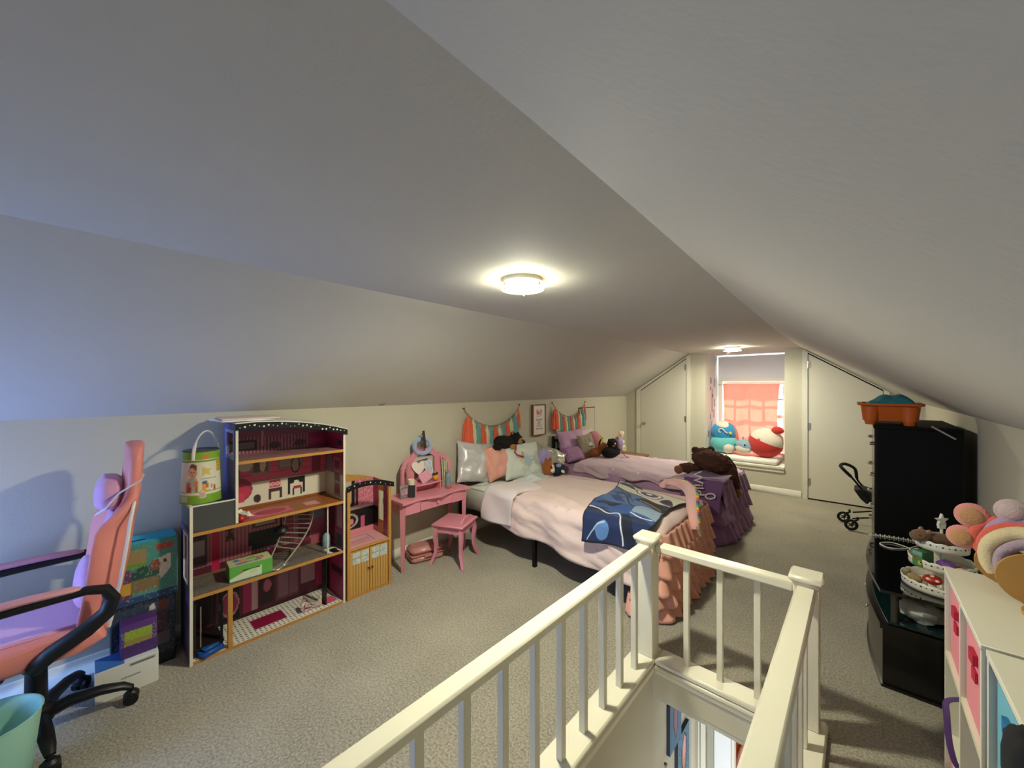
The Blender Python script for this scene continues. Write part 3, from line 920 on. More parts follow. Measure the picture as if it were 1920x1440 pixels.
dpan('side_panel', DXB, DXF, 1.238, 1.248, 0, 1.245)
dpan('back_panel', DXB - .006, DXB, .385, 1.248, 0, .735)
part('back_panel', MB().prism([(.596, .735), (1.248, .735), (1.248, 1.25), (1.10, 1.295), (.90, 1.325), (.70, 1.335), (.596, 1.333)], 'x', DXB - .006, DXB), DSIDEP, DH, smooth=False)
# white front edge bands
for (y0, y1, z0, z1) in [(.382, .396, 0, .885), (.593, .607, .74, 1.328), (1.236, 1.250, 0, 1.247)]:
    part('edge_band', MB().box(DXF - .002, DXF + .003, y0, y1, z0, z1), mat('cream_edge_band', '#e6e0d0', .4), DH, smooth=False)
# shelves with tan edges
FLOORS = [(.0, .396, 1.238), (.363, .396, 1.238), (.718, .396, 1.238), (1.088, .606, 1.238)]
for z, y0, y1 in FLOORS:
    part('shelf', MB().box(DXB, DXF - .004, y0, y1, z, z + .012), mat('shelf_board', '#9a6a3e', .5), DH, smooth=False)
    part('shelf_edge', MB().box(DXF - .004, DXF + .002, y0, y1, z - .002, z + .016), WOODE, DH)
e = .0012
def floor_print(z, y0, y1, nu, nv, base, shapes, nm='floor_print'):
    part(nm, panel((DXB + .001, y0, z + .012 + e), (0, y1 - y0, 0), (DXF - DXB - .006, 0, 0), nu, nv, base, shapes), PRINT, DH)
def wall_print(y0, y1, z0, z1, nu, nv, base, shapes):
    part('wall_print', panel((DXB + e, y0, z0), (0, y1 - y0, 0), (0, 0, z1 - z0), nu, nv, base, shapes), PRINT, DH)
def right_print(z0, z1, base, shapes):
    part('wall_print', panel((DXB + .002, 1.238 - e, z0), (DXF - DXB - .008, 0, 0), (0, 0, z1 - z0), 50, 50, base, shapes), PRINT, DH)
# ground floor: checked tiles, magenta rugs, kitchen wall
floor_print(0, .396, 1.238, 168, 64, '#e4dfd4', [('h', 12, .40, 0, '#3f352e'), ('v', 33.6, .55, 0, '#e4dfd4'), ('r', .38, .30, .60, .72, '#8f1742'), ('r', .86, .55, .97, .85, '#d4587a'), ('r', 0, 0, 1, .04, '#5d4a38')])
wall_print(.396, 1.238, .014, .361, 120, 60, '#6a2840', [('r', 0, .80, 1, 1, '#33141f'), ('n', '#6b2a44', .10, 3), ('r', .0, .10, .17, .95, '#2d1820'), ('r', .205, .02, .34, .95, '#191016'), ('e', .275, .33, .06, .24, '#e0a3b4'), ('e', .275, .33, .052, .20, '#b5486b'), ('e', .275, .33, .012, .05, '#e0a3b4'),
    ('r', .36, .06, .42, .78, '#b8386a'), ('r', .42, .06, .46, .70, '#d9b0b4'), ('r', .47, .10, .58, .75, '#3c2530'), ('e', .53, .45, .03, .12, '#c46a86'), ('r', .60, .08, .77, .80, '#7c4a5c'), ('r', .61, .12, .69, .66, '#9c7080'), ('r', .70, .12, .76, .66, '#94667a'), ('r', .60, .76, .77, .82, '#b8386a'), ('r', .79, .25, .90, .88, '#b88a98'), ('l', .80, .7, .89, .7, .012, '#5a2a3c'), ('r', .91, .10, 1, .92, '#b0305e'), ('h', 24, .12, 0, '#5c2038', .0, .82, 1, 1)])
right_print(.014, .361, '#a03058', [('r', .0, .0, .25, 1, '#191016'), ('r', .35, .1, .95, .45, '#a82f5e'), ('r', .35, .5, .95, .62, '#2a1a22'), ('r', .40, .68, .95, .95, '#b3386a')])
# second floor: grey boards, pink wall
floor_print(.363, .396, 1.238, 120, 40, '#6e675e', [('h', 14, .12, 0, '#4b453e'), ('n', '#7d766b', .2, 6), ('r', .90, .62, 1.0, .95, '#e2ddd0'), ('e', .95, .78, .03, .10, '#1c1c1c'), ('r', 0, 0, 1, .08, '#8a6a40')])
wall_print(.396, 1.238, .377, .716, 120, 60, '#bf7482', [('v', 40, .25, 0, '#8a3f52'), ('r', 0, 0, 1, .12, '#5a2434'), ('r', .0, .15, .14, .95, '#4a3038'), ('r', .02, .35, .12, .62, '#a88c90'), ('r', .02, .66, .12, .9, '#3a2c34'), ('r', .16, .0, .21, 1, '#c2254f'), ('l', .24, .9, .30, .5, .012, '#4a2a2a'), ('l', .30, .9, .26, .5, .012, '#4a2a2a'),
    ('r', .40, .30, .62, .55, '#1b1a1c'), ('r', .42, .20, .60, .36, '#26242a'), ('r', .43, .62, .60, .92, '#5a3038'), ('r', .445, .66, .585, .88, '#a8a090'), ('r', .65, .30, .72, .70, '#b23c52'), ('r', .64, .74, .74, .92, '#4a3a3a'), ('r', .655, .77, .725, .89, '#b0a69a'), ('r', .76, .1, .86, .9, '#7e3146'), ('r', .87, .0, 1, 1, '#b25a70'), ('r', .88, .55, .98, .9, '#8b8d9a')])
right_print(.377, .716, '#9c4560', [('r', .05, .10, .55, .92, '#5c1e34'), ('r', .12, .55, .48, .86, '#6d2740'), ('r', .12, .14, .48, .48, '#6d2740'), ('r', .60, .0, 1, 1, '#9c4a62'), ('r', .66, .45, .95, .95, '#c79aa8'), ('r', .66, .05, .95, .30, '#2b2630')])
# third floor: orange boards, rug, magenta brick over cream panelling
floor_print(.718, .606, 1.238, 110, 44, '#9a5a2c', [('h', 12, .10, 0, '#7c4320'), ('n', '#a8642f', .2, 8), ('p', [(.04, .15), (.52, .35), (.52, .85), (.04, .9)], '#c9566a'), ('e', .33, .58, .14, .20, '#b02d4c'), ('o', .33, .58, .17, .26, .8, '#e08a96'), ('p', [(.66, .45), (.80, .45), (.80, .80), (.66, .70)], '#d98a94')])
wall_print(.606, 1.238, .732, 1.086, 120, 70, '#d4587a', [('h', 16, .14, 0, '#b03c58'), ('r', 0, 0, 1, .50, '#e6dfcc'), ('r', 0, .48, 1, .51, '#8f7f70'), ('r', 0, 0, 1, .05, '#9a5a2c'), ('r', .0, .60, .12, .96, '#6d6266'), ('r', .23, .62, .40, .98, '#8d8380'), ('r', .25, .66, .38, .96, '#5e5356'), ('e', .33, .80, .03, .14, '#d8b8a8'), ('r', .48, .66, .74, .98, '#7d7074'), ('r', .50, .70, .72, .96, '#968a86'),
    ('e', .17, .82, .065, .115, '#cfc9b8'), ('e', .12, .37, .115, .22, '#94404e'), ('e', .12, .33, .10, .15, '#c93a58'), ('r', .03, .13, .16, .30, '#d64a66'), ('e', .28, .16, .035, .08, '#3a3230'),
    ('r', .40, .32, .50, .46, '#d2506c'), ('o', .425, .39, .02, .035, .3, '#efe4d8'), ('o', .475, .39, .02, .035, .3, '#efe4d8'), ('r', .39, .24, .52, .30, '#4a2b30'), ('r', .39, .10, .41, .26, '#4a2b30'), ('r', .50, .10, .52, .26, '#4a2b30'),
    ('e', .66, .72, .05, .17, '#1a1214'), ('e', .66, .72, .038, .14, '#9c8d80'), ('r', .58, .40, .76, .47, '#1a1214'), ('r', .58, .12, .60, .42, '#1a1214'), ('r', .74, .12, .76, .42, '#1a1214'), ('e', .62, .40, .03, .07, '#1a1214'), ('e', .72, .40, .03, .07, '#1a1214'), ('r', .64, .22, .72, .28, '#b0304e'), ('r', .63, .10, .645, .24, '#1a1214'), ('r', .715, .10, .73, .24, '#1a1214'), ('r', .84, .52, .94, .96, '#8a3a55')])
right_print(.732, 1.086, '#b04462', [('h', 16, .14, 0, '#772440'), ('r', 0, 0, 1, .50, '#c4bca8'), ('r', .06, .52, .36, .92, '#7d8296'), ('r', .50, .05, .85, .85, '#8b8a92'), ('r', .55, .62, .80, .78, '#7a2c48'), ('r', .55, .38, .80, .54, '#7a2c48'), ('r', .55, .12, .80, .30, '#7a2c48')])
# top floor
floor_print(1.088, .606, 1.238, 90, 36, '#a37a76', [('n', '#94696a', .25, 4), ('o', .60, .45, .22, .28, .86, '#4a2c34'), ('o', .60, .45, .12, .15, .80, '#4a2c34'), ('l', .0, .5, .30, .25, .012, '#6d4248')])
wall_print(.606, 1.238, 1.102, 1.25, 120, 40, '#b46e88', [('v', 30, .3, 0, '#6b3048'), ('r', .0, .15, .28, .62, '#332530'), ('r', .03, .22, .25, .52, '#7a6a6c'), ('e', .45, .28, .06, .16, '#4f2a3c'), ('e', .70, .30, .07, .16, '#4f2a3c'), ('o', .58, .45, .08, .3, .75, '#a06a80'), ('r', .80, .05, 1.0, .75, '#9a2a5c'), ('r', .82, .10, .98, .45, '#b03a70'), ('r', .0, .75, .8, 1, '#8f5068'), ('l', .33, .3, .33, 1, .006, '#c79aa6')])
right_print(1.102, 1.225, '#b03a68', [('r', .1, .1, .8, .6, '#a02f62'), ('r', .7, .2, .95, .5, '#3a3040')])
# roof: curved white board with a black dotted fascia
RC_ = [(.590, 1.322), (.70, 1.327), (.82, 1.322), (.95, 1.308), (1.08, 1.286), (1.18, 1.262), (1.262, 1.236)]
rf = MB()
for (a, b_) in zip(RC_, RC_[1:]):
    rf.prism([(a[0], a[1] + .009), (b_[0], b_[1] + .009), (b_[0], b_[1] + .016), (a[0], a[1] + .016)], 'x', DXB - .01, DXF + .014)
part('roof_board', rf, DSIDE, DH, smooth=False)
fa = MB()
for (a, b_) in zip(RC_, RC_[1:]):
    fa.prism([(a[0], a[1] - .030), (b_[0], b_[1] - .030), (b_[0], b_[1] + .010), (a[0], a[1] + .010)], 'x', DXF + .003, DXF + .012)
fo = part('roof_fascia', fa, mat('black_gloss_print', '#0e0c10', .35), DH, smooth=False)
dots = MB()
rr = random.Random(3)
for k in range(26):
    t = (k + .5) / 26; y = .60 + t * .65
    zc = interp([(p[0], p[1]) for p in RC_], y) - .01 + rr.uniform(-.012, .012)
    r = rr.choice([.003, .003, .0045, .006])
    dots.cyl((DXF + .012, y, zc), (DXF + .0128, y, zc), r, n=8)
part('star_dots', dots, WHITEP, fo)['kind'] = 'stuff'
# terrace rail on the low wing, lift tower, tan post
part('terrace_rail', MB().box(DXF - .012, DXF - .002, .397, .594, .735, .880), mat('smoky_rail_panel', '#4a4c4e', .22), DH, smooth=False)
part('terrace_rail', MB().box(DXB, DXF - .012, .387, .393, .735, .868), mat('smoky_rail_panel'), DH, smooth=False)
tr_ = MB().box(DXF - .014, DXF, .396, .594, .880, .886); tr_.box(DXB, DXF - .002, .383, .396, .868, .886)
part('rail_cap', tr_, mat('cream_edge_band'), DH, smooth=False)
part('tan_post', MB().box(DXF - .018, DXF + .002, .556, .580, .012, .363, b=.002), WOODE, DH)
lift = MB()
for (x, y) in [(-2.80, .41), (-2.80, .535), (-2.98, .41), (-2.98, .535)]:
    lift.box(x - .006, x + .006, y - .006, y + .006, .012, .362)
lift.box(-2.99, -2.79, .40, .545, .345, .362); lift.box(-2.99, -2.79, .40, .545, .05, .062)
part('lift_tower', lift, mat('dark_brown_frame', '#241d1c', .4), DH)
part('lift_rail', MB().cyl((-2.785, .435, .07), (-2.785, .435, .30), .004, n=8), CHROME, DH)
# silver curved stair with rungs
sa = []; sb = []
for k in range(13):
    t = k / 12
    z = .376 + (.70 - .376) * t
    sa.append((-2.80 - .10 * t, .855 + .20 * math.sin(t * 1.75) + .03 * t, z + .0 * t))
    sb.append((-2.90 - .07 * t, .81 + .10 * math.sin(t * 1.5) + .03 * t, z + .02))
SILV = mat('silver_plastic', '#c9c5b8', .25, .6)
stv = MB()
stv.tube(sa, .0055, 8); stv.tube(sb, .0050, 8)
sto = part('toy_stair', stv, SILV, DH)
for k in range(3, 12):
    a, b_ = Vector(sa[k]), Vector(sb[k])
    part('rung', MB().tube([a, (a + b_) / 2, b_], .008, 6, flat=.35), SILV, sto)
fl = MB(tr(-2.805, .845, .380) @ rot(0, -4, 35))
fl.box(-.03, .03, -.06, .06, 0, .006, b=.003)
part('stair_foot', fl, SILV, sto)
# hanging lamp on the second floor
hl = MB().cyl((-2.86, .87, .62), (-2.86, .87, .716), .006, n=10)
hl.lathe([(.012, .63), (.040, .61), (.045, .595), (.02, .575), (.016, .56), (0, .558)], (-2.86, .87, 0), 20)
part('toy_pendant_lamp', hl, BLACKP, DH)
part('white_post', MB().box(-2.785, -2.777, 1.135, 1.142, .377, .716), WHITEP, DH)
part('dark_partition', MB().box(-2.86, -2.79, 1.13, 1.136, .014, .361), BLACKP, DH)

# things kept in the dollhouse
def white_board(nm, label, z, y0, y1, x0, x1, rz, m):
    cx, cy = (x0 + x1) / 2, (y0 + y1) / 2
    mb = MB(tr(cx, cy, z) @ rot(0, 0, rz)); mb.box(x0 - cx, x1 - cx, y0 - cy, y1 - cy, 0, .009, b=.001)
    solo(nm, mb, m, label, 'board')
white_board('flat_board', 'lower flat white board lying on the dollhouse roof', 1.3435, .52, .80, -3.04, -2.76, 3, mat('white_board', '#eceaea', .4))
white_board('flat_board', 'upper pale board with a peach edge lying on the dollhouse roof', 1.3530, .54, .84, -3.03, -2.765, -3, mat('peach_board', '#e6cfc2', .5))
pbox('craft_box', 'green and white craft box inside the dollhouse beside the toy stair', -2.92, -2.785, .575, .80, .3775, .465, '#5ba83f',
     ('#63ad49', [('p', [(.0, .0), (.0, .2), (.3, .5), (.75, .72), (.75, .0)], '#d5e2c8'), ('r', .30, .60, .70, .66, '#33402c'), ('p', [(.18, .5), (.30, .62), (.33, .58), (.24, .48)], '#c9483c'), ('r', .45, .25, .62, .6, '#c3d9b4')]),
     ('#c9c3a4', [('r', 0, 0, 1, .10, '#6fb055'), ('e', .35, .45, .10, .2, '#e08a4a'), ('e', .55, .35, .12, .16, '#7aa53c'), ('e', .75, .5, .1, .2, '#c86a3a'), ('r', .15, .65, .75, .85, '#5a7a9a'), ('n', '#e8d9a8', .2, 3), ('e', .2, .3, .08, .15, '#4f7fb8')]), rz=-4)
solo('toy_ball', MB().ell((-2.785, .628, .751), .021, nu=18, nv=12), mat('red_gloss', '#b5281f', .25), 'small shiny red ball on the third dollhouse floor', 'ball')
dr = MB(tr(-2.84, .655, .762) @ rot(70, 15, 40)); dr.pillow(.10, .07, .03, 12, seed=4, nz=.02)
solo('doll_clothes', dr, mat('ivory_cloth', '#e0d8c8', .8), 'crumpled ivory doll dress behind the red ball', 'doll clothes')
bl = MB(tr(-2.80, .475, .0145) @ rot(0, 0, 20)); bl.box(-.05, .05, -.055, .055, 0, .028, b=.004); bl.box(-.035, .035, -.04, .04, .028, .045, b=.006)
solo('toy_case', bl, mat('cobalt_plastic', '#1f4f98', .4), 'small cobalt blue toy case under the dollhouse lift', 'toy')
cr = MB()
def crf(u, v):
    a = (u - .5) * .13; b2 = v * .12
    return (-2.81 + noise.noise(Vector((u * 4, v * 4, 1))) * .03 - .02 * v, 1.04 + a + .03 * noise.noise(Vector((u * 5, v * 3, 4))), .018 + b2 * (.55 + .35 * math.sin(u * 7)) * (1 - .3 * abs(2 * u - 1)))
cr.grid(crf, 20, 16, 0, paint(20, 16, '#c9b8a8', [('n', '#d98a96', .25, 1), ('n', '#7aa6a0', .2, 2), ('n', '#d9c070', .12, 3), ('n', '#8a6aa0', .1, 4)]))
solo('candy_wrapper', cr, mat('foil_print', attr=True, rough=.25), 'crumpled colourful wrapper on the checked dollhouse floor', 'wrapper', sol=.002)
rt = MB(tr(-2.79, 1.19, .3765) @ rot(0, 0, 15)); rt.box(-.03, .03, -.02, .02, 0, .004); rt.tube([(-.02, -.012, .008), (0, .008, .012), (.02, -.01, .008)], .004, 6)
solo('toy_sandals', rt, BLACKP, 'tiny dark toy sandals on the second dollhouse floor', 'toy')
bo = MB().lathe([(.0, .3765), (.026, .3765), (.028, .42), (.024, .455), (.010, .47), (0, .471)], (-2.93, 1.19, 0), 16)
solo('toy_vase', bo, mat('pale_blue_gloss', '#8fa8b8', .3), 'pale blue toy vase in the second floor corner of the dollhouse', 'toy')

# bucket of wooden blocks on the low wing roof
bkx, bky, bkz = -2.875, .452, .8865
part_b = thing('block_bucket', 'green and cream bucket of toy blocks with white handle on the dollhouse', 'bucket', (bkx, bky, bkz))
nB, hB = 96, .295
def bprof(v): return (.098 - .014 * v)
bshapes = [('r', 0, 0, 1, .17, '#7aa832'), ('r', 0, .19, 1, .205, '#e8e6d0'), ('r', 0, .215, 1, .225, '#5f8f2c'), ('r', 0, .84, 1, 1, '#7fae34'), ('r', 0, .80, 1, .825, '#7d9a3c'),
           ('e', .72, .62, .035, .13, '#b98468'), ('e', .722, .70, .034, .07, '#6a4630'), ('e', .715, .60, .028, .10, '#d9a184'), ('e', .71, .61, .004, .012, '#3a2620'), ('e', .73, .61, .004, .012, '#3a2620'), ('e', .72, .555, .008, .014, '#8a3c34'),
           ('p', [(.66, .24), (.66, .42), (.70, .50), (.75, .50), (.77, .40), (.77, .24)], '#a9ada0'),
           ('e', .69, .36, .018, .06, '#c05a38'), ('r', .675, .23, .71, .33, '#a8402c'), ('r', .74, .23, .765, .36, '#c86a3c'), ('e', .75, .39, .016, .06, '#d07a48'),
           ('r', .80, .23, .825, .38, '#e0a83c'), ('r', .825, .30, .845, .38, '#cf5a2c'), ('e', .818, .40, .022, .035, '#4a6a9a'), ('r', .79, .23, .86, .26, '#e0b85a'), ('r', .865, .28, .885, .36, '#6a7a3a'), ('r', .89, .23, .912, .33, '#c0542c'),
           ('p', [(.80, .62), (.79, .52), (.83, .56), (.87, .52), (.86, .60), (.88, .66), (.84, .66), (.80, .70)], '#d6b96a'), ('r', .79, .475, .92, .482, '#7a8a6a'), ('r', .80, .86, .86, .93, '#d97a4a'),
           ('r', .93, .58, .99, .80, '#d8b13c'), ('h', 22, .3, 0, '#8a6a20', .935, .60, .985, .78), ('e', .80, .17, .03, .07, '#e6d6cf'), ('e', .80, .17, .024, .055, '#cfa9a0'), ('r', .60, .05, .68, .15, '#b8c89a')]
mbk = MB()
# u angle is turned so that the printed picture faces the room
mbk.grid(lambda u, v: (bkx + bprof(v) * math.cos(2 * PI * u - 1.52 * PI - .35), bky + bprof(v) * math.sin(2 * PI * u - 1.52 * PI - .35), bkz + v * hB), nB, 80, 0, paint(nB, 80, '#ddd9c4', bshapes))
part('bucket_body', mbk, PRINT, part_b, angle=60)
part('bucket_base', MB().cyl((bkx, bky, bkz), (bkx, bky, bkz + .004), .097, n=40), mat('olive_card', '#8a9a4a', .6), part_b)
part('bucket_rim', MB().lathe([(.084, bkz + hB - .004), (.087, bkz + hB), (.084, bkz + hB + .004), (.078, bkz + hB + .001), (.0, bkz + hB - .010)], (bkx, bky, 0), 40), mat('dark_grey_card', '#4d5056', .6), part_b)
hd_ = MB()
hp_ = []
for k in range(15):
    a = PI * k / 14
    hp_.append((bkx + .085 * math.cos(a) * .75 + .02, bky + .02 - .070 * math.cos(a), bkz + hB - .045 + .155 * math.sin(a)))
hd_.tube(hp_, .0045, 8, flat=1.5)
part('handle', hd_, WHITEP, part_b)
part('handle_end', MB().tube(hp_[:4], [.008, .009, .009, .007], 8, flat=1.3), WHITEP, part_b)

# ---- play kitchen hutch beside the dollhouse
AX0, AX1, AY0, AY1 = -3.02, -2.742, 1.262, 1.612
HU = thing('play_hutch', 'narrow wooden toy hutch with slatted doors beside the dollhouse', 'toy hutch', ((AX0 + AX1) / 2, (AY0 + AY1) / 2, 0))
for (x, y) in [(AX1 - .012, AY0 + .011), (AX1 - .012, AY1 - .011)]:
    part('post', MB().box(x - .011, x + .011, y - .011, y + .011, 0, .80, b=.001), WOODE, HU)
part('back_panel', MB().prism([(AY0, 0), (AY1, 0), (AY1, .80), (1.50, .835), (1.36, .862), (AY0, .872)], 'x', AX0, AX0 + .008), WOODE, HU, smooth=False)
part('side_panel', MB().box(AX0, AX1 - .02, AY0, AY0 + .008, 0, .80), WOODE, HU, smooth=False)
sp_ = MB()
for (x0, x1, z0, z1) in [(AX0, -2.93, .36, .80), (-2.845, AX1 - .02, .36, .80), (-2.93, -2.845, .36, .47), (-2.93, -2.845, .71, .80), (AX0, AX1 - .02, 0, .36)]:
    sp_.box(x0, x1, AY1 - .008, AY1, z0, z1)
part('side_panel', sp_, WOODE, HU, smooth=False)
part('wall_print', panel((AX0 + .0092, AY0 + .009, .37), (0, AY1 - AY0 - .018, 0), (0, 0, .43), 60, 60, '#c76a80', [('n', '#dba0ae', .3, 2), ('r', 0, .0, 1, .10, '#d98a96'), ('r', 0, .10, 1, .46, '#171014'), ('r', 0, .46, 1, .50, '#c9b8b0'), ('r', .05, .52, .52, 1, '#171014'), ('r', .10, .58, .44, 1, '#b8b29c'), ('o', .35, .26, .26, .14, .62, '#b9a8a4'), ('e', .40, .24, .10, .06, '#d98a96'), ('r', .68, .10, .78, .30, '#c75f80'), ('r', .55, .52, .60, .95, '#332028')]), PRINT, HU)
for x0, x1, sh in [(AX0 + .009, -2.93, 0), (-2.845, AX1 - .022, 1)]:
    part('wall_print', panel((x0, AY1 - .0092, .37), (x1 - x0, 0, 0), (0, 0, .43), 24, 50, '#a8476a', [('n', '#8a3358', .3, 2), ('r', 0, 0, 1, .10, '#b8687c')] + ([('r', 0, .10, 1, .46, '#171014')] if sh == 0 else [('n', '#5c2444', .35, 5)])), PRINT, HU)
ct = part('counter', MB().box(AX0, AX1, AY0, AY1, .352, .368, b=.001), WOODE, HU)
part('counter_print', panel((AX0 + .009, AY0 + .01, .3686), (0, AY1 - AY0 - .02, 0), (AX1 - AX0 - .02, 0, 0), 60, 50, '#d89aa2', [('r', .12, .22, .72, .78, '#2a1a20'), ('r', .135, .24, .705, .76, '#d8a2a8'), ('h', 26, .25, .1, '#a8707c', .16, .3, .68, .7)]), PRINT, ct)
BEAD = mat('tan_beadboard', '#c99b55', .5, var=.06, vscale=40)
GROOVE = mat('beadboard_groove', '#5b4220', .7)
for k, (y0, y1) in enumerate([(AY0 + .024, 1.4355), (1.4385, AY1 - .024)]):
    d = part('door', MB().box(AX1 - .020, AX1 - .014, y0, y1, .018, .345), GROOVE, HU, smooth=False)
    nS = 7
    w = (y1 - y0) / nS
    for q in range(nS):
        part('slat', MB().box(AX1 - .014, AX1 - .009, y0 + q * w + .0016, y0 + (q + 1) * w - .0016, .018, .345), BEAD, d, smooth=False)
    wd = MB()
    for a in range(2):
        for c_ in range(2):
            yy = y0 + .018 + a * .066; zz = .245 + c_ * .046
            wd.box(AX1 - .009, AX1 - .0082, yy, yy + .058, zz, zz + .040)
    part('window_print', wd, mat('pale_sky_print', '#a9b9bd', .4, col2='#c6d0cf', vscale=40), d)
    ky = 1.425 if k == 0 else 1.452
    part('knob', MB(tr(AX1 - .009, ky, .190) @ rot(0, 90, 0)).lathe([(.004, 0), (.004, .008), (.008, .012), (.007, .018), (0, .020)], n=12), mat('bronze_knob', '#6a4a22', .3, .7), d)
part('plinth', MB().box(AX1 - .022, AX1 - .008, AY0 + .022, AY1 - .022, 0, .016), WOODE, HU)
fb2 = MB()
F2 = [(1.252, .812), (1.32, .830), (1.40, .836), (1.48, .830), (1.56, .812), (1.632, .786)]
for a, b_ in zip(F2, F2[1:]):
    fb2.prism([(a[0], a[1] - .024), (b_[0], b_[1] - .024), (b_[0], b_[1] + .014), (a[0], a[1] + .014)], 'x', AX1 - .002, AX1 + .008)
fo2 = part('roof_fascia', fb2, mat('black_gloss_print'), HU, smooth=False)
d2 = MB()
for k in range(9):
    y = 1.27 + k * .041; zc = interp(F2, y) - .004 + rr.uniform(-.01, .01)
    d2.cyl((AX1 + .008, y, zc), (AX1 + .0087, y, zc), rr.choice([.003, .005]), n=8)
part('star_dots', d2, WHITEP, fo2)['kind'] = 'stuff'

# ---- pink vanity table with a folding mirror
VX0, VX1, VY0, VY1, VZ = -3.075, -2.775, 1.735, 2.475, .595
VT = thing('vanity_table', 'pink painted vanity table with a three-part mirror', 'vanity table', ((VX0 + VX1) / 2, (VY0 + VY1) / 2, 0))
tp = []
for k in range(25):
    t = k / 24
    y = VY0 + (VY1 - VY0) * t
    tp.append((VX1 + .018 * math.cos(t * 4 * PI) - .018 + .02 * math.sin(PI * t) , y))
top = [(VX0, VY0), *[(x, y) for x, y in tp], (VX0, VY1)]
part('table_top', MB().prism(top, 'z', VZ - .020, VZ), PINKW, VT)
for y in (VY0 + .035, VY1 - .035):
    for x in (VX1 - .055, VX0 + .03):
        lg = MB()
        lg.tube([(x, y, 0), (x, y, .30), (x, y, VZ - .02)], [.017, .023, .030], 4)
        lg.M = Matrix.Identity(4)
        part('leg', lg, PINKW, VT, angle=20)
ap = MB()
ap.box(VX1 - .055, VX1 - .037, VY0 + .05, 1.93, .475, VZ - .020); ap.box(VX1 - .055, VX1 - .037, 2.28, VY1 - .05, .475, VZ - .020)
ap.box(VX0 + .02, VX1 - .06, VY0 + .025, VY0 + .04, .475, VZ - .02); ap.box(VX0 + .02, VX1 - .06, VY1 - .04, VY1 - .025, .475, VZ - .02)
ap.prism([(1.93, VZ - .02), (2.28, VZ - .02), (2.28, .555), (2.22, .560), (2.105, .578), (1.99, .560), (1.93, .555)], 'x', VX1 - .055, VX1 - .037)
part('apron', ap, PINKW, VT, smooth=False)
dw = part('drawer', MB().prism([(1.934, .553), (1.934, .482), (2.276, .482), (2.276, .553), (2.22, .557), (2.105, .574), (1.99, .557)], 'x', VX1 - .056, VX1 - .034), PINKW, VT, smooth=False)
part('knob', MB(tr(VX1 - .034, 2.105, .528) @ rot(0, 90, 0)).lathe([(.006, 0), (.006, .008), (.013, .014), (.012, .024), (0, .028)], n=16), PINKW, dw)
MX = -3.035
MIR = mat('mirror_glass', '#d8dcd8', .04, 1.0)
def mframe(outer, inner, name, M):
    mb = MB(M)
    n = len(outer)
    for i in range(n):
        j = (i + 1) % n
        mb.prism([outer[i], outer[j], inner[j], inner[i]], 'x', -.010, .010)
    return part(name, mb, PINKW, VT, smooth=False)
oc = [(-.155, 0), (.155, 0), (.155, .315), (.10, .375), (.05, .395), (-.05, .395), (-.10, .375), (-.155, .315)]
ic = [(-.115, .10), (.115, .10), (.115, .285), (.08, .318), (.04, .330), (-.04, .330), (-.08, .318), (-.115, .285)]
VMY = 2.125
f0 = mframe(oc, ic, 'mirror_frame', tr(MX, VMY, VZ))
part('mirror', MB(tr(MX - .004, VMY, VZ)).prism(ic, 'x', -.002, .002), MIR, f0, smooth=False)
for s in (-1, 1):
    ow = [(0, 0), (.125, 0), (.125, .235), (.075, .300), (.0, .330)]
    iw = [(.028, .04), (.095, .04), (.095, .225), (.062, .262), (.028, .285)]
    if s < 0:
        ow = [(-a, b_) for a, b_ in ow]; iw = [(-a, b_) for a, b_ in iw]
    M = tr(MX, VMY + s * .158, VZ) @ rot(0, 0, -s * 24)
    f1 = mframe(ow, iw, 'mirror_wing', M)
    mg = MB(M); mg.prism(iw, 'x', -.006, -.002)
    part('mirror', mg, MIR, f1, smooth=False)
sh_ = MB().prism([(-2.93, 1.96), (-3.022, 1.96), (-3.022, 2.25), (-2.93, 2.25), (-2.915, 2.17), (-2.91, 2.105), (-2.915, 2.04)], 'z', VZ + .068, VZ + .078)
sh_.box(-3.022, -2.935, 1.965, 1.975, VZ, VZ + .068); sh_.box(-3.022, -2.935, 2.235, 2.245, VZ, VZ + .068)
part('shelf', sh_, PINKW, VT, smooth=False)

# things on the vanity
fz = MB()
pts = [(-3.005 + .02 * math.cos(a), 2.085 + .075 * math.cos(a), 1.015 + .070 * math.sin(a) - .01) for a in [PI * 2 * k / 28 for k in range(28)]]
fz.tube([(p[0] + .012 * noise.noise(Vector(p) * 60), p[1], p[2]) for p in pts], [.019 + .004 * noise.noise(Vector(p) * 90) for p in pts], 10, closed=True)
solo('fuzzy_headband', fz, mat('pale_blue_fur', '#9db2d8', .95, sheen=.8, bump=.8, bscale=180), 'fuzzy pale blue headband hung over the vanity mirror', 'headband')
cb = MB(tr(-2.985, 2.105, .985) @ rot(8, 0, 0))
cb.box(-.006, .006, -.012, .012, 0, .165, b=.003)
for k in range(12): cb.box(-.003, .003, -.050 + .0025 * k, -.012, .02 + k * .011, .025 + k * .011)
solo('hair_comb', cb, mat('charcoal_plastic', '#3a3833', .4), 'charcoal comb standing up in the fuzzy blue headband', 'comb')
def card(nm, label, c, w, h, R, m, cat, t=.003):
    mb = MB(tr(*c) @ R); mb.box(-t / 2, t / 2, -w / 2, w / 2, -h / 2, h / 2, b=.0008)
    return solo(nm, mb, m, label, cat)
hm = MB(tr(-3.008, 2.05, .815) @ rot(0, -4, 0))
hpz = [(.075 * math.sin(t) ** 3 * 1.05, .062 * (math.cos(t) * 1.0 - .38 * math.cos(2 * t) - .15 * math.cos(3 * t))) for t in [2 * PI * k / 32 for k in range(32)]]
hm.prism(hpz, 'x', -.002, .002)
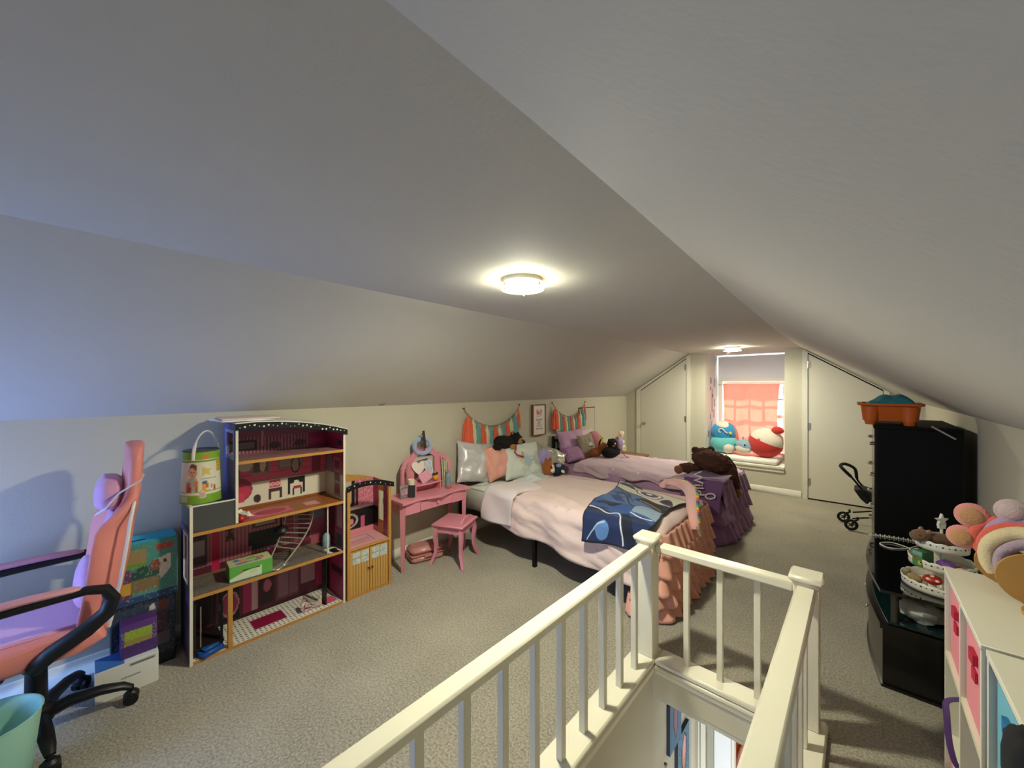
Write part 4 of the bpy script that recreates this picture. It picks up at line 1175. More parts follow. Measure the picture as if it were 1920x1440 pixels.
solo('paper_heart', hm, mat('cream_pink_paper', '#ecdcd6', .7), 'pale paper heart leaning against the vanity mirror', 'paper')
card('doodled_card', 'white card with blue scribbles leaning right of the paper heart', (-3.000, 2.155, .79), .085, .16, rot(0, -4, 0) @ rot(8, 0, 0), mat('scribbled_card', '#e4e4e4', .6, col2='#8fa4bd', vscale=60), 'card')
card('notebook', 'tilted pink glitter notebook on the small vanity shelf', (-2.965, 2.09, .728), .125, .095, rot(0, -18, 0) @ rot(24, 0, 0), mat('pink_glitter', '#e3a6ba', .5, col2='#d18aa6', vscale=90), 'notebook', t=.008)
bee = MB().ell((-2.955, 2.20, .702), (.026, .030, .026), nu=18, nv=12)
bee.ell((-2.955, 2.215, .702), (.012, .012, .027), m=0)
solo('toy_fruit', bee, mat('amber_plastic', '#e0a01f', .35), 'round amber yellow toy on the small vanity shelf', 'toy')
bow = MB()
for s in (-1, 1): bow.ell((-2.957, 2.195 + s * .016, .737), (.008, .018, .012), R=rot(s * 20, 0, 0), nu=12, nv=8)
bow.ell((-2.957, 2.195, .735), .007, nu=8, nv=6)
solo('hair_bow', bow, mat('black_yellow_cloth', '#2a2717', .7), 'small dark hair bow resting on the amber toy', 'hair bow')
tb_ = MB().lathe([(0, VZ), (.022, VZ), (.022, VZ + .012), (.012, VZ + .03), (.011, VZ + .075), (.026, VZ + .085), (.030, VZ + .145), (.028, VZ + .145), (.024, VZ + .09), (0, VZ + .088)], (-2.925, 1.915, 0), 20)
solo('goblet', tb_, mat('ivory_plastic', '#e9e0c4', .35), 'ivory cup on a pink stem standing on the vanity', 'cup')
pf = MB(tr(-2.90, 1.835, VZ) @ rot(0, -8, 10))
pf.box(-.006, .006, -.045, .045, .002, .112, b=.003)
pfo = solo('photo_frame', pf, mat('grey_frame', '#8f8a88', .4), 'small grey photo frame at the left end of the vanity', 'photo frame')
e2 = MB(tr(-2.90, 1.835, VZ) @ rot(0, -8, 10)); 
part('photo', MB(tr(-2.90, 1.835, VZ) @ rot(0, -8, 10)).box(.006, .0066, -.036, .036, .012, .102), mat('pink_photo', '#d7a3ae', .4, col2='#5f5a6a', vscale=40), pfo)
fr2 = MB(tr(-2.872, 1.882, VZ) @ rot(0, -6, -45))
fr2.box(-.005, .005, -.030, .030, .002, .105, b=.003)
solo('hand_mirror', fr2, mat('dark_grey_gloss', '#3a3436', .2), 'dark angled hand mirror beside the photo frame', 'mirror')
bt = MB().lathe([(0, VZ), (.024, VZ), (.025, VZ + .005), (.027, VZ + .10), (.022, VZ + .125), (.013, VZ + .135), (.013, VZ + .165), (0, VZ + .166)], (-2.915, 2.315, 0), 20)
solo('spray_bottle', bt, mat('blue_grey_plastic', '#7f94a3', .25), 'blue grey bottle in front of the right mirror wing', 'bottle')
tbz = MB()
for k, (dy, h, c) in enumerate([(-.012, .30, 0), (.006, .28, 0), (.024, .26, 0)]):
    tbz.tube([(-2.955, 2.30 + dy, VZ + .002), (-2.965, 2.30 + dy * 1.3, VZ + h * .6), (-2.975, 2.30 + dy * 1.8, VZ + h)], .0055, 8)
solo('bead_strings', tbz, mat('ivory_beads', '#dcd6bc', .4, col2='#a9b184', vscale=60), 'pale strings of beads hanging at the right mirror wing', 'necklace')
rp_ = MB(tr(-2.885, 2.30, VZ) @ rot(0, 0, 20)); rp_.box(-.018, .018, -.030, .030, 0, .014, b=.005)
solo('lip_gloss_pack', rp_, mat('coral_red_plastic', '#d8503f', .35), 'little coral red pack lying at the foot of the blue grey bottle', 'cosmetics')

# stool
SX, SY, SZ, = -2.70, 2.225, .355
ST = thing('stool', 'small pink wooden stool with curved legs and low backrest', 'stool', (SX, SY, 0), rz=24)
part('seat', MB().box(-.15, .15, -.165, .165, SZ - .016, SZ, b=.004), PINKW, ST, world=False)
ap = MB().box(-.125, .125, -.14, -.125, SZ - .075, SZ - .016); ap.box(-.125, .125, .125, .14, SZ - .075, SZ - .016)
ap.box(-.125, -.110, -.125, .125, SZ - .075, SZ - .016); ap.box(.110, .125, -.125, .125, SZ - .075, SZ - .016)
part('apron', ap, PINKW, ST, world=False, smooth=False)
for sx in (-1, 1):
    for sy in (-1, 1):
        lg = MB()
        lg.tube([(sx * .155, sy * .17, 0), (sx * .143, sy * .158, .035), (sx * .122, sy * .137, .10), (sx * .118, sy * .133, .17), (sx * .126, sy * .141, .25), (sx * .115, sy * .130, SZ - .018)], [.018, .016, .017, .019, .023, .022], 4)
        part('leg', lg, PINKW, ST, world=False, angle=25)
bkp = [(-.12, 0), (.12, 0), (.12, .012), (.09, .035), (.04, .05), (-.04, .05), (-.09, .035), (-.12, .012)]
mbx = MB(tr(.115, 0, SZ) @ rot(0, 0, 90)); mbx.prism(bkp, 'y', -.009, .009)
part('backrest', mbx, PINKW, ST, world=False, smooth=False)
# suitcase under the table
SU = thing('toy_suitcase', 'rose pink toy suitcase lying under the vanity table', 'suitcase', (-2.93, 2.06, 0), rz=-14)
su = MB().box(-.09, .09, -.15, .15, .0, .062, b=.022); su.box(-.092, .092, -.152, .152, .062, .068, b=.002)
part('lower_shell', su, mat('rose_gold_plastic', '#c98a86', .35), SU, world=False)
part('upper_shell', MB().box(-.09, .09, -.15, .15, .068, .135, b=.028), mat('rose_gold_plastic'), SU, world=False)
part('handle', MB().tube([(.09, -.04, .066), (.112, -.035, .066), (.112, .035, .066), (.09, .04, .066)], .006, 8), mat('rose_gold_plastic'), SU, world=False)

# two black marks on the slope above the vanity
for k, y in enumerate((1.705, 1.735)):
    mk = MB()
    z0 = 1.40; 
    def ps(dy, t): 
        x = -3.1 + (interp(LC, y) + 3.1) * t; z = ZKL + (ZC - ZKL) * t
        return (x + .0015, y + dy, z - .0015)
    mk.poly([ps(-.008, .006), ps(-.002, .004), ps(.010, .030), ps(.004, .033)])
    solo('wall_mark', mk, BLACKP, ['left one of two short black slanted marks on the sloped ceiling', 'right one of two short black slanted marks on the sloped ceiling'][k], 'mark', group='pair of black marks on the slope', sol=.001)
# ================================================================ WALL DECOR, BEDS, WINDOW SEAT
CORAL = mat('coral_tissue', '#e8694a', .85, var=.12, vscale=60)
CREAM = mat('cream_tissue', '#d9d3b6', .85, var=.08, vscale=60)
TEAL = mat('teal_tissue', '#6fa39f', .85, var=.14, vscale=60)
TWINE = mat('twine', '#8a7450', .9)

def tassel(parent, x, y, z, L, w, m, seed):
    r = random.Random(seed)
    mb = MB()
    ph = r.uniform(0, 6)
    def wob(a, zz): 
        t = max(0, min(1, (z - zz) / L))
        return 1 + (.28 * math.sin(7 * a + ph) + .16 * math.sin(12 * a + 2 * ph + 3 * t)) * min(1, t * 2.2)
    prof = [(.006, z + .012), (.011, z + .006), (.010, z - .012), (w * .55, z - .045), (w * .78, z - L * .35), (w * .88, z - L * .7), (w, z - L + r.uniform(-.012, .012)), (w * .7, z - L + .012), (0, z - L + .03)]
    # flatten against the wall
    M = Matrix.Diagonal((.55, 1, 1, 1))
    mb.lathe(prof, (x, y, 0), 30, 0, M, wob)
    return part('tassel', mb, m, parent, angle=80)

def garland(y0, y1, z0, z1, sag, n, big, label, seed):
    x = lambda y: xw(y) + .034
    g = thing('tassel_garland', label, 'garland', (xw((y0 + y1) / 2), (y0 + y1) / 2, min(z0, z1) - sag - .25), group='tassel garlands over the beds')
    f = lambda t: (x(y0 + (y1 - y0) * t), y0 + (y1 - y0) * t, z0 + (z1 - z0) * t - sag * (1 - (2 * t - 1) ** 2) ** .8)
    part('twine', MB().tube([f(k / 30) for k in range(31)], .0045, 6), TWINE, g)
    for t in (0, 1):
        p = f(t)
        part('pin', MB().tube([(p[0] - .02, p[1], p[2]), (p[0] + .003, p[1], p[2] + .004)], [.004, .008], 8), BLACKP, g)
    ms = [CORAL, CREAM, TEAL]
    for k in range(n):
        t = .055 + .905 * k / (n - 1)
        p = f(t)
        w = .042 if k % 3 else .050
        L = .25
        if k == 0: w, L = big + .012, .30
        if k == n - 1: w, L = .028, .20
        if k == n - 2: w, L = .055, .25
        tassel(g, p[0] + .012, p[1], p[2] - .010, L + .02 * math.sin(k * 2.3), w, ms[k % 3], seed + k)
    return g
garland(2.645, 3.545, 1.325, 1.335, .215, 13, .052, 'coral, cream and teal tassel garland on the wall above the peach bed', 10)
garland(4.25, 5.13, 1.335, 1.325, .20, 13, .050, 'coral, cream and teal tassel garland on the wall above the lilac bed', 40)

# framed print between the garlands
fx = xw(3.95)
PF = thing('picture_frame', 'tall narrow wood framed print with pink ears between the garlands', 'picture', (fx, 3.95, .925))
FW = mat('walnut_frame', '#7c542c', .5, var=.15, vscale=30)
fr = MB()
Y0, Y1, Z0, Z1 = 3.815, 4.085, .925, 1.325
fr.box(fx + .001, fx + .040, Y0, Y0 + .012, Z0, Z1); fr.box(fx + .001, fx + .040, Y1 - .012, Y1, Z0, Z1)
fr.box(fx + .001, fx + .040, Y0 + .012, Y1 - .012, Z0, Z0 + .012); fr.box(fx + .001, fx + .040, Y0 + .012, Y1 - .012, Z1 - .012, Z1)
part('frame', fr, FW, PF, smooth=False)
part('backing', MB().box(fx + .001, fx + .030, Y0 + .012, Y1 - .012, Z0 + .012, Z1 - .012), mat('white_poster', '#ebe4dc', .6), PF, smooth=False)
part('poster', panel((fx + .0306, Y0 + .012, Z0 + .012), (0, Y1 - Y0 - .024, 0), (0, 0, Z1 - Z0 - .024), 50, 90, '#ebe4dc',
     [('e', .34, .78, .07, .10, '#c9788c'), ('e', .66, .78, .07, .10, '#c9788c'), ('e', .5, .73, .24, .055, '#d68a9c'), ('e', .42, .75, .07, .06, '#c46a82'), ('e', .58, .75, .07, .06, '#e0a0a8'), ('p', [(.46, .77), (.54, .77), (.50, .93)], '#dcb98a'),
      ('l', .30, .64, .42, .63, .010, '#6d6058'), ('l', .58, .63, .70, .64, .010, '#6d6058')]), PRINT, PF)
TXT = mat('print_ink', '#5d524c', .6)
for s, z, sz in [('DREAM', .47, .042), ('BIG', .375, .042), ('LITTLE', .285, .036), ('UNICORN', .19, .030)]:
    Mx = Matrix(((0, 0, 1, fx + .0316), (1, 0, 0, 3.95), (0, 1, 0, Z0 + (Z1 - Z0) * z), (0, 0, 0, 1)))
    part('lettering', text_mb(s, sz, Mx, .0004), TXT, PF, smooth=False)

# ---------------------------------------------------------------- beds
def wave(x, s, seed=0.0, y=0.0): return noise.noise(Vector((x * s + seed, y * s, seed * 1.7)))
PEACH = mat('peach_cotton', '#e3cac5', .85, sheen=.2, bump=.15, bscale=250, var=.03)
PEACHL = mat('pale_blush_cotton', '#e0d3d6', .85, sheen=.2, bump=.15, bscale=250, var=.03)
RUFF = mat('peach_ruffle', '#e6a58e', .85, sheen=.2, var=.04)
MINTS = mat('pale_mint_sheet', '#d3d6cb', .8, bump=.15, bscale=200, var=.03)
LILAC = mat('lilac_cotton', '#c49ac0', .85, sheen=.2, bump=.15, bscale=250, var=.05)
LILACL = mat('pale_lilac_cotton', '#dec2d0', .85, sheen=.2, bump=.15, bscale=250, var=.03)
PURR = mat('plum_ruffle', '#8d628c', .8, sheen=.3, var=.12, vscale=10)

def bed_frame(label, x0, x1, y0, y1, hz):
    b_ = thing('bed', label, 'bed', ((x0 + x1) / 2, (y0 + y1) / 2, 0), group='metal framed twin beds')
    for y in (y0 + .02, y1 - .02):
        part('side_rail', MB().box(x0, x1, y - .014, y + .014, .27, .31, b=.003), BLACKM, b_)
        for x in (x1 - .03, (x0 + x1) / 2 - .05):
            part('leg', MB().box(x - .016, x + .016, y - .016, y + .016, 0, .27, b=.002), BLACKM, b_)
        part('head_post', MB().box(x0 - .02, x0 + .012, y - .020, y + .020, 0, hz, b=.003), BLACKM, b_)
        part('post_finial', MB().ell((x0 - .004, y, hz + .012), (.018, .018, .018), nu=12, nv=8), BLACKM, b_)
    part('foot_rail', MB().box(x1 - .03, x1, y0 + .02, y1 - .02, .27, .31, b=.003), BLACKM, b_)
    for z in (hz - .03, hz - .16):
        part('head_rail', MB().box(x0 - .016, x0 + .008, y0 + .04, y1 - .04, z - .012, z + .012, b=.003), BLACKM, b_)
    for k in range(7):
        y = y0 + .12 + k * (y1 - y0 - .24) / 6
        part('spindle', MB().cyl((x0 - .004, y, hz - .16), (x0 - .004, y, hz - .03), .006, n=8), BLACKM, b_)
    for k in range(9):
        x = x0 + .15 + k * (x1 - x0 - .3) / 8
        part('slat', MB().box(x - .03, x + .03, y0 + .034, y1 - .034, .285, .30), BLACKM, b_)
    return b_
def mattress(label, x0, x1, y0, y1, z0, z1, m):
    mb = MB()
    mb.box(x0, x1, y0, y1, z0, z1, b=.035)
    return solo('mattress', mb, m, label, 'mattress', angle=70)

B1 = dict(x0=-3.045, x1=-1.02, y0=2.575, y1=3.565)
bed_frame('black metal bed frame under the peach bedding', B1['x0'], B1['x1'], B1['y0'], B1['y1'], .845)
mattress('mattress in a pale mint sheet under the peach duvet', B1['x0'] + .03, B1['x1'], B1['y0'] + .005, B1['y1'] - .005, .312, .535, MINTS)

def duvet(x0, x1, y0, y1, zt, near, far, seed, nu=110, nv=80, puff=.03, foot=.05):
    # near(x): hem height on the near side; far: hem height on the far side
    mb = MB()
    def fn(u, v):
        x = x0 + (x1 - x0) * u
        hn = near(x); hf = far
        ln, lt, lf = zt - hn, (y1 - y0), zt - hf
        s = v * (ln + lt + lf)
        R = .05
        if s < ln:
            t = s / ln
            z = hn + s
            y = y0 - .018 - .02 * (1 - t)
            f_ = (1 - t) ** .7
            y += f_ * (.020 * math.sin(x * 13 + 3 * z + seed) + .024 * wave(x, 5, seed, z * 2)) + .020 * wave(x * .8 + z * 2.2, 9, seed + 4, z * 1.5) + .008 * wave(x + z * 2, 22, seed + 5, z)
            if t > .75:
                k = (t - .75) / .25
                y += .03 * k * k
        elif s < ln + lt:
            y = y0 + (s - ln)
            z = zt + puff * (1 - abs(2 * (y - y0) / (y1 - y0) - 1) ** 4) - .015
            e_ = min(y - y0, y1 - y) / .08
            if e_ < 1: z -= .022 * (1 - e_) ** 2
            z += .012 * wave(x, 4, seed + 1, y) + .009 * wave(x, 9, seed + 2, y) + .008 * wave(x * .35 + y, 15, seed + 3, y * .3)
        else:
            z = zt - (s - ln - lt)
            t = (s - ln - lt) / lf
            y = y1 + .012 + .02 * t + t * .015 * math.sin(x * 11 + seed)
        if u > .965:
            k = (u - .965) / .035
            z -= foot * k * k
        if u < .03:
            z -= .012 * (1 - u / .03) if s >= ln else 0
        return (x + .012 * wave(y, 6, seed, z * 3) * (1 if u < .05 else .2), y, z)
    mb.grid(fn, nu, nv)
    return mb
near1 = lambda x: .31 - .135 * max(0, min(1, (x + 2.56) / 1.3)) + .012 * math.sin(x * 9)
d1 = solo('duvet', duvet(-2.62, -.985, 2.565, 3.575, .575, near1, .36, 1.0), PEACH, 'plain pale peach duvet spread over the nearer bed', 'duvet', sol=.022, angle=80)
# turned-back corner of the duvet
fbm = MB()
def ff(u, v):
    x = -2.64 + .36 * u + .03 * wave(v, 5, 2.0) - .10 * (1 - v) * (0.0) + .10 * v * .5
    s = v * .62
    if s < .26:
        z = .318 + s; y = 2.525 - .012 * math.sin(u * 5 + s * 14) - .022 * (1 - s / .26) - .014 * math.sin(PI * u)
    else:
        y = 2.545 + (s - .26); z = .597 + .020 * math.sin(PI * u) ** .6 + .008 * wave(x, 9, 3.0, y) - .02 * max(0, 1 - (s - .26) / .05) ** 2
    return (x, y, z)
fbm.grid(ff, 26, 40)
part('turned_back_flap', fbm, PEACHL, d1, sol=.02, angle=80)

def ruffles(parent, path, tiers, freq, m, seed):
    P = [Vector((p[0], p[1], 0)) for p in path]
    L = [0]
    for a, b_ in zip(P, P[1:]): L.append(L[-1] + (b_ - a).length)
    def at(s):
        for i in range(len(P) - 1):
            if s <= L[i + 1] or i == len(P) - 2:
                t = (s - L[i]) / (L[i + 1] - L[i]); d = (P[i + 1] - P[i]).normalized()
                return P[i].lerp(P[i + 1], t), Vector((d.y, -d.x, 0))
    for k, (zt, h, s0, s1, fl) in enumerate(tiers):
        a0, a1 = s0 * L[-1], s1 * L[-1]
        n = int((a1 - a0) * 90)
        mb = MB()
        def fn(u, v):
            s = a0 + (a1 - a0) * u
            p, nrm = at(s)
            p0, n0 = at(max(a0, s - .05)); p1, n1 = at(min(a1, s + .05))
            nrm = (nrm + n0 + n1).normalized()
            w = math.sin(s * freq + k * 1.9 + seed + 1.3 * wave(s, 3, seed + k)) * .6 + .55 * wave(s, 14, seed + k * 3)
            off = .010 + fl * v + (.006 + .026 * v ** .8) * w
            q = p + nrm * off
            return (q.x, q.y, zt - h * v + .008 * v * math.sin(s * freq * .5 + k))
        mb.grid(fn, n, 7)
        part('ruffle_tier', mb, m, parent, sol=.004, angle=80)
path1 = [(-1.25, 2.535), (-1.03, 2.535), (-.985, 2.56), (-.965, 2.62), (-.962, 3.50), (-.985, 3.57), (-1.03, 3.60)]
ruffles(d1, path1, [(.565, .15, .20, 1, .035), (.44, .15, .17, 1, .045), (.33, .14, .10, 1, .05), (.23, .13, .06, 1, .055), (.135, .125, .04, 1, .06)], 62, RUFF, 0)

# patterned throw in blues over the foot of the nearer bed
th = MB()
nU, nV = 150, 190
def cur(pts, w, c, n=10):
    P = spl2(pts, n)
    return [('l', P[i][0], P[i][1], P[i + 1][0], P[i + 1][1], w, c) for i in range(len(P) - 1)]
def spl2(P, n):
    out = []
    for i in range(len(P) - 1):
        p0, p1, p2, p3 = [np.array(q) for q in (P[max(i - 1, 0)], P[i], P[i + 1], P[min(i + 2, len(P) - 1)])]
        for k in range(n):
            t = k / n
            out.append(.5 * ((2 * p1) + (p2 - p0) * t + (2 * p0 - 5 * p1 + 4 * p2 - p3) * t * t + (-p0 + 3 * p1 - 3 * p2 + p3) * t ** 3))
    out.append(np.array(P[-1]))
    return [(float(q[0]), float(q[1])) for q in out]
def blob(pts, c): return ('p', spl2(pts + [pts[0]], 8), c)
shp = [blob([(-.1, -.1), (1.1, -.1), (1.1, .20), (.75, .30), (.5, .22), (.25, .30), (-.1, .24)], '#1a2a55'),
       blob([(-.1, .24), (.25, .30), (.5, .22), (.75, .30), (1.1, .20), (1.1, .40), (.7, .50), (.35, .46), (-.1, .56)], '#2c4f8c'),
       blob([(-.1, .52), (.35, .46), (.7, .50), (1.1, .40), (1.1, .70), (.5, .74), (-.1, .80)], '#456a9f'),
       blob([(-.1, .84), (.20, .77), (.60, .74), (1.1, .68), (1.1, 1.1), (-.1, 1.1)], '#cdc3b2'),
       blob([(.46, .62), (.75, .60), (1.05, .50), (1.05, .70), (.75, .72), (.55, .71)], '#10121a'),
       blob([(.62, .36), (.85, .34), (1.05, .30), (1.05, .48), (.82, .55), (.66, .52)], '#8ba0b6'),
       blob([(.05, .36), (.18, .40), (.32, .38), (.44, .44), (.30, .46), (.16, .45)], '#0f1830'),
       blob([(.02, .20), (.14, .25), (.30, .34), (.20, .33), (.08, .30)], '#0f1830'),
       blob([(.48, .27), (.62, .30), (.74, .20), (.90, .02), (.72, .04), (.60, .14)], '#0f1830'),
       blob([(.20, .10), (.34, .16), (.44, .12), (.40, .04), (.28, .03)], '#5a84bb'),
       blob([(.06, .60), (.20, .62), (.34, .58), (.46, .50), (.38, .49), (.22, .54)], '#2a3f73')]
shp += cur([(.0, .27), (.16, .28), (.34, .24), (.48, .28), (.60, .16), (.72, .02)], .008, '#d5d9de') + cur([(.62, .34), (.78, .30), (.94, .30)], .007, '#d5d9de') + cur([(.10, .02), (.24, .12), (.36, .15)], .006, '#a9bdd3')
shp += cur([(.08, .68), (.22, .70), (.36, .64), (.50, .52), (.60, .46)], .012, '#16213f') + cur([(.12, .74), (.30, .72), (.42, .64), (.54, .56)], .007, '#16213f') + cur([(.56, .66), (.75, .66), (.94, .58)], .005, '#b98a6a') + cur([(-.02, .82), (.20, .765), (.60, .735), (1.0, .685)], .010, '#16213f')
shp += [('o', .27, .655, .13, .05, .55, '#16213f'), ('o', .53, .87, .21, .085, .80, '#1d2a55'), ('e', .53, .87, .17, .068, '#d9d5cd'), ('e', .53, .87, .14, .056, '#5b3448'), ('e', .53, .87, .10, .040, '#243668'), ('e', .53, .87, .05, .020, '#d9d5cd'),
       blob([(.0, .93), (.12, .90), (.30, .86), (.26, .93), (.10, .98)], '#161c34'), blob([(.16, .97), (.30, .94), (.40, .97), (.30, 1.0)], '#161c34'), blob([(.74, .80), (.86, .76), (.98, .74), (.94, .82), (.82, .88)], '#33283c'), ('r', .0, .0, 1, .014, '#0d1322'), ('r', .0, .0, .014, 1, '#0d1322'), ('r', .986, .0, 1, 1, '#0d1322'), ('r', .0, .99, 1, 1, '#0d1322')]
def tf(u, v):
    # from the near hem over the edge across the bed; the foot side is pulled short
    xl = -1.54 - .02 * math.sin(v * 5) - .22 * v ** 1.6; xr = -1.09 + .08 * v + .02 * math.sin(v * 6)
    x = xl + (xr - xl) * u
    drop = .165 - .05 * u
    run = 1.02 - .30 * u
    s = v * (drop + run)
    R = .07
    d0 = drop - R * .4; arc = R * PI / 2
    bump = .010 * wave(x, 5, 7, v * 2) + .006 * math.sin(x * 12 + v * 9)
    if s < d0:
        z = .608 - R - (d0 - s); y = 2.502 - .016 * math.sin(u * 8 + 1) * (1 - s / d0) - .010 * (1 - s / d0)
    elif s < d0 + arc:
        a = (s - d0) / R
        z = .608 - R + R * math.sin(a); y = 2.502 + R * (1 - math.cos(a))
    else:
        k = s - d0 - arc
        y = 2.502 + R + k; z = .608 + .020 * min(1, k / .2) + bump * min(1, k / .1)
    x += .015 * math.sin(s * 9)
    return (x, y, z)
th.grid(tf, nU, nV, 0, paint(nU, nV, '#33568f', shp))
solo('throw_blanket', th, PRINTC, 'navy and blue patterned throw over the foot of the peach bed', 'blanket', sol=.010, angle=80)

# arched pink cushion with a rainbow edge at the foot of the peach bed
ac = [(-1.33, 3.50, .655), (-1.33, 3.565, .665), (-1.29, 3.60, .675), (-1.20, 3.59, .68), (-1.10, 3.49, .675), (-1.01, 3.30, .665), (-.955, 3.13, .625), (-.915, 3.04, .56), (-.90, 3.01, .50)]
def spl(P, n):
    out = []
    P = [Vector(p) for p in P]
    for i in range(len(P) - 1):
        p0, p1, p2, p3 = P[max(i - 1, 0)], P[i], P[i + 1], P[min(i + 2, len(P) - 1)]
        for k in range(n):
            t = k / n
            out.append(.5 * ((2 * p1) + (p2 - p0) * t + (2 * p0 - 5 * p1 + 4 * p2 - p3) * t * t + (-p0 + 3 * p1 - 3 * p2 + p3) * t ** 3))
    out.append(P[-1])
    return out
AP = spl(ac, 6)
AC = thing('arched_cushion', 'pink arched cushion with rainbow edge standing at the peach bed foot', 'cushion', (-1.15, 3.35, .60))
part('arch', MB().tube(AP, [.018 + .034 * math.sin(PI * (.08 + .84 * i / (len(AP) - 1))) for i in range(len(AP))], 14, flat=.7, up=(0, 0, 1)), mat('blush_plush', '#e2aca4', .9, sheen=.5), AC)
RB = [mat('rb%d' % i, c, .8) for i, c in enumerate(['#4f9a86', '#8fb04a', '#e0b83c', '#dd7a4a', '#c9546e', '#4a5a9a'])]
for i in range(4, len(AP) - 3):
    tg_ = (AP[i + 1] - AP[i - 1]).normalized()
    side = tg_.cross(Vector((0, 0, 1))).normalized()
    d = (-side * .75 + Vector((0, 0, .65))).normalized()
    r = .018 + .034 * math.sin(PI * (.08 + .84 * i / (len(AP) - 1)))
    q = AP[i] - side * r * .72 + Vector((0, 0, r * .52))
    part('rainbow_bead', MB().ell(tuple(q), (.016, .016, .010), nu=10, nv=6), RB[i % 6], AC)
tg = MB(tr(-.878, 3.02, .50) @ rot(12, -18, 0)); tg.box(-.001, .001, -.03, .03, -.035, .035)
part('paper_tag', tg, mat('cream_tag', '#dcd6bf', .7), AC)

# pillows on the peach bed
def pillow(name, label, c, w, h, t, R, m, cat='pillow', seed=0., cols=None, n=22, nz=.014, group=None):
    mb = MB(tr(*c) @ R); mb.pillow(w, h, t, n, 0, nz, seed, cols)
    return solo(name, mb, m, label, cat, group, angle=85)
SILK = mat('iridescent_satin', '#d6d4d6', .36, .25, var=.14, vscale=14, bump=1.0, bscale=24)
G1 = 'pillows on the peach bed'
pillow('pillow', 'shiny silver satin pillow at the left edge of the peach bed', (-2.945, 2.695, .775), .44, .42, .15, rot(0, 0, 82) @ rot(-16, 0, 0) @ rot(0, 10, 0), SILK, seed=1, group=G1, nz=.04)
pillow('pillow', 'grey patterned pillow mostly hidden behind the pink pillow', (-2.985, 2.99, .735), .46, .34, .12, rot(0, 0, 90) @ rot(-8, 0, 0), mat('grey_floral', '#a8a2a6', .8, col2='#c9c3bf', vscale=25), seed=2, group=G1)
pillow('pillow', 'crumpled salmon pink pillow beside the silver satin pillow', (-2.835, 2.915, .765), .36, .36, .13, rot(0, 0, 78) @ rot(-22, 0, 0) @ rot(0, -8, 0), mat('salmon_cotton', '#e4a596', .85, var=.04), seed=3.3, group=G1, nz=.035)
pc = paint(60, 60, '#d3d8cd', [('e', .52, .46, .15, .17, '#b9c6cb'), ('e', .50, .62, .05, .06, '#cfc2b6'), ('e', .46, .60, .03, .09, '#b3a596'), ('e', .54, .44, .07, .13, '#a9bccb'), ('l', .36, .45, .44, .40, .02, '#cdb98a'), ('l', .62, .42, .74, .48, .015, '#a8aeb0'), ('e', .40, .38, .05, .04, '#d6c89a'), ('l', .25, .5, .42, .55, .01, '#b9b9b0'), ('l', .60, .55, .78, .55, .01, '#b9b9b0')])
pillow('pillow', 'pale mint pillow with a soft pencil drawing in front of the bear', (-2.735, 3.185, .752), .50, .42, .15, rot(0, 0, 76) @ rot(-27, 0, 0) @ rot(0, 4, 0), PRINTC, seed=4, cols=pc, n=60, group=G1, nz=.02)
def crump(c, sx, sy, h, seed):
    mb = MB()
    mb.grid(lambda u, v: (c[0] + (u - .5) * sx, c[1] + (v - .5) * sy, c[2] + h * (math.sin(PI * u) * math.sin(PI * v)) ** .6 * (.75 + .6 * wave(u * 3, 1.4, seed, v * 3 / 1)) ), 24, 24)
    return mb
solo('folded_cloth', crump((-2.53, 3.14, .594), .20, .44, .06, 3.), mat('pale_mint_cloth', '#cfd8d6', .85), 'crumpled pale mint cloth below the drawn pillow', 'cloth', sol=.008, angle=80)
solo('bunched_sheet', crump((-2.78, 2.80, .530), .36, .40, .055, 5.), MINTS, 'bunched pale sheet between the satin pillow and the duvet', 'sheet', sol=.008, angle=80)

# plush toys
def fur(n, c, v=.12): return mat(n, c, .95, sheen=(.0 if sum(lin(c)) < .15 else .25), var=v, vscale=30, bump=.7, bscale=160)
def plush(name, label, c, R, parts, group=None, cat='plush toy'):
    t = thing(name, label, cat, c, group=group)
    M = tr(*c) @ R
    for p in parts:
        nm, pc_, rr_, pr, mm = p[:5]
        mb = MB(M)
        if nm in ('ribbon', 'tail_tube', 'stem'):
            mb.tube(pc_, rr_, 8, flat=p[5] if len(p) > 5 else 1)
        else:
            mb.ell(pc_, rr_, R=pr, nu=(44 if 'chocolate' in mm.name else 22), nv=(30 if 'chocolate' in mm.name else 14), nz=(0 if mm.name in ('black_bead', 'white_felt') else (.22 if 'chocolate' in mm.name else .10)), ns=(26 if 'chocolate' in mm.name else 9))
        part(nm, mb, mm, t, angle=85)
    return t
FB, FT, BD, RED = fur('black_fur', '#14110f'), fur('tan_fur', '#a8793f'), mat('black_bead', '#070606', .15), mat('red_satin', '#a8261c', .4)
I = Matrix.Identity(4)
G2 = 'plush toys on the beds'
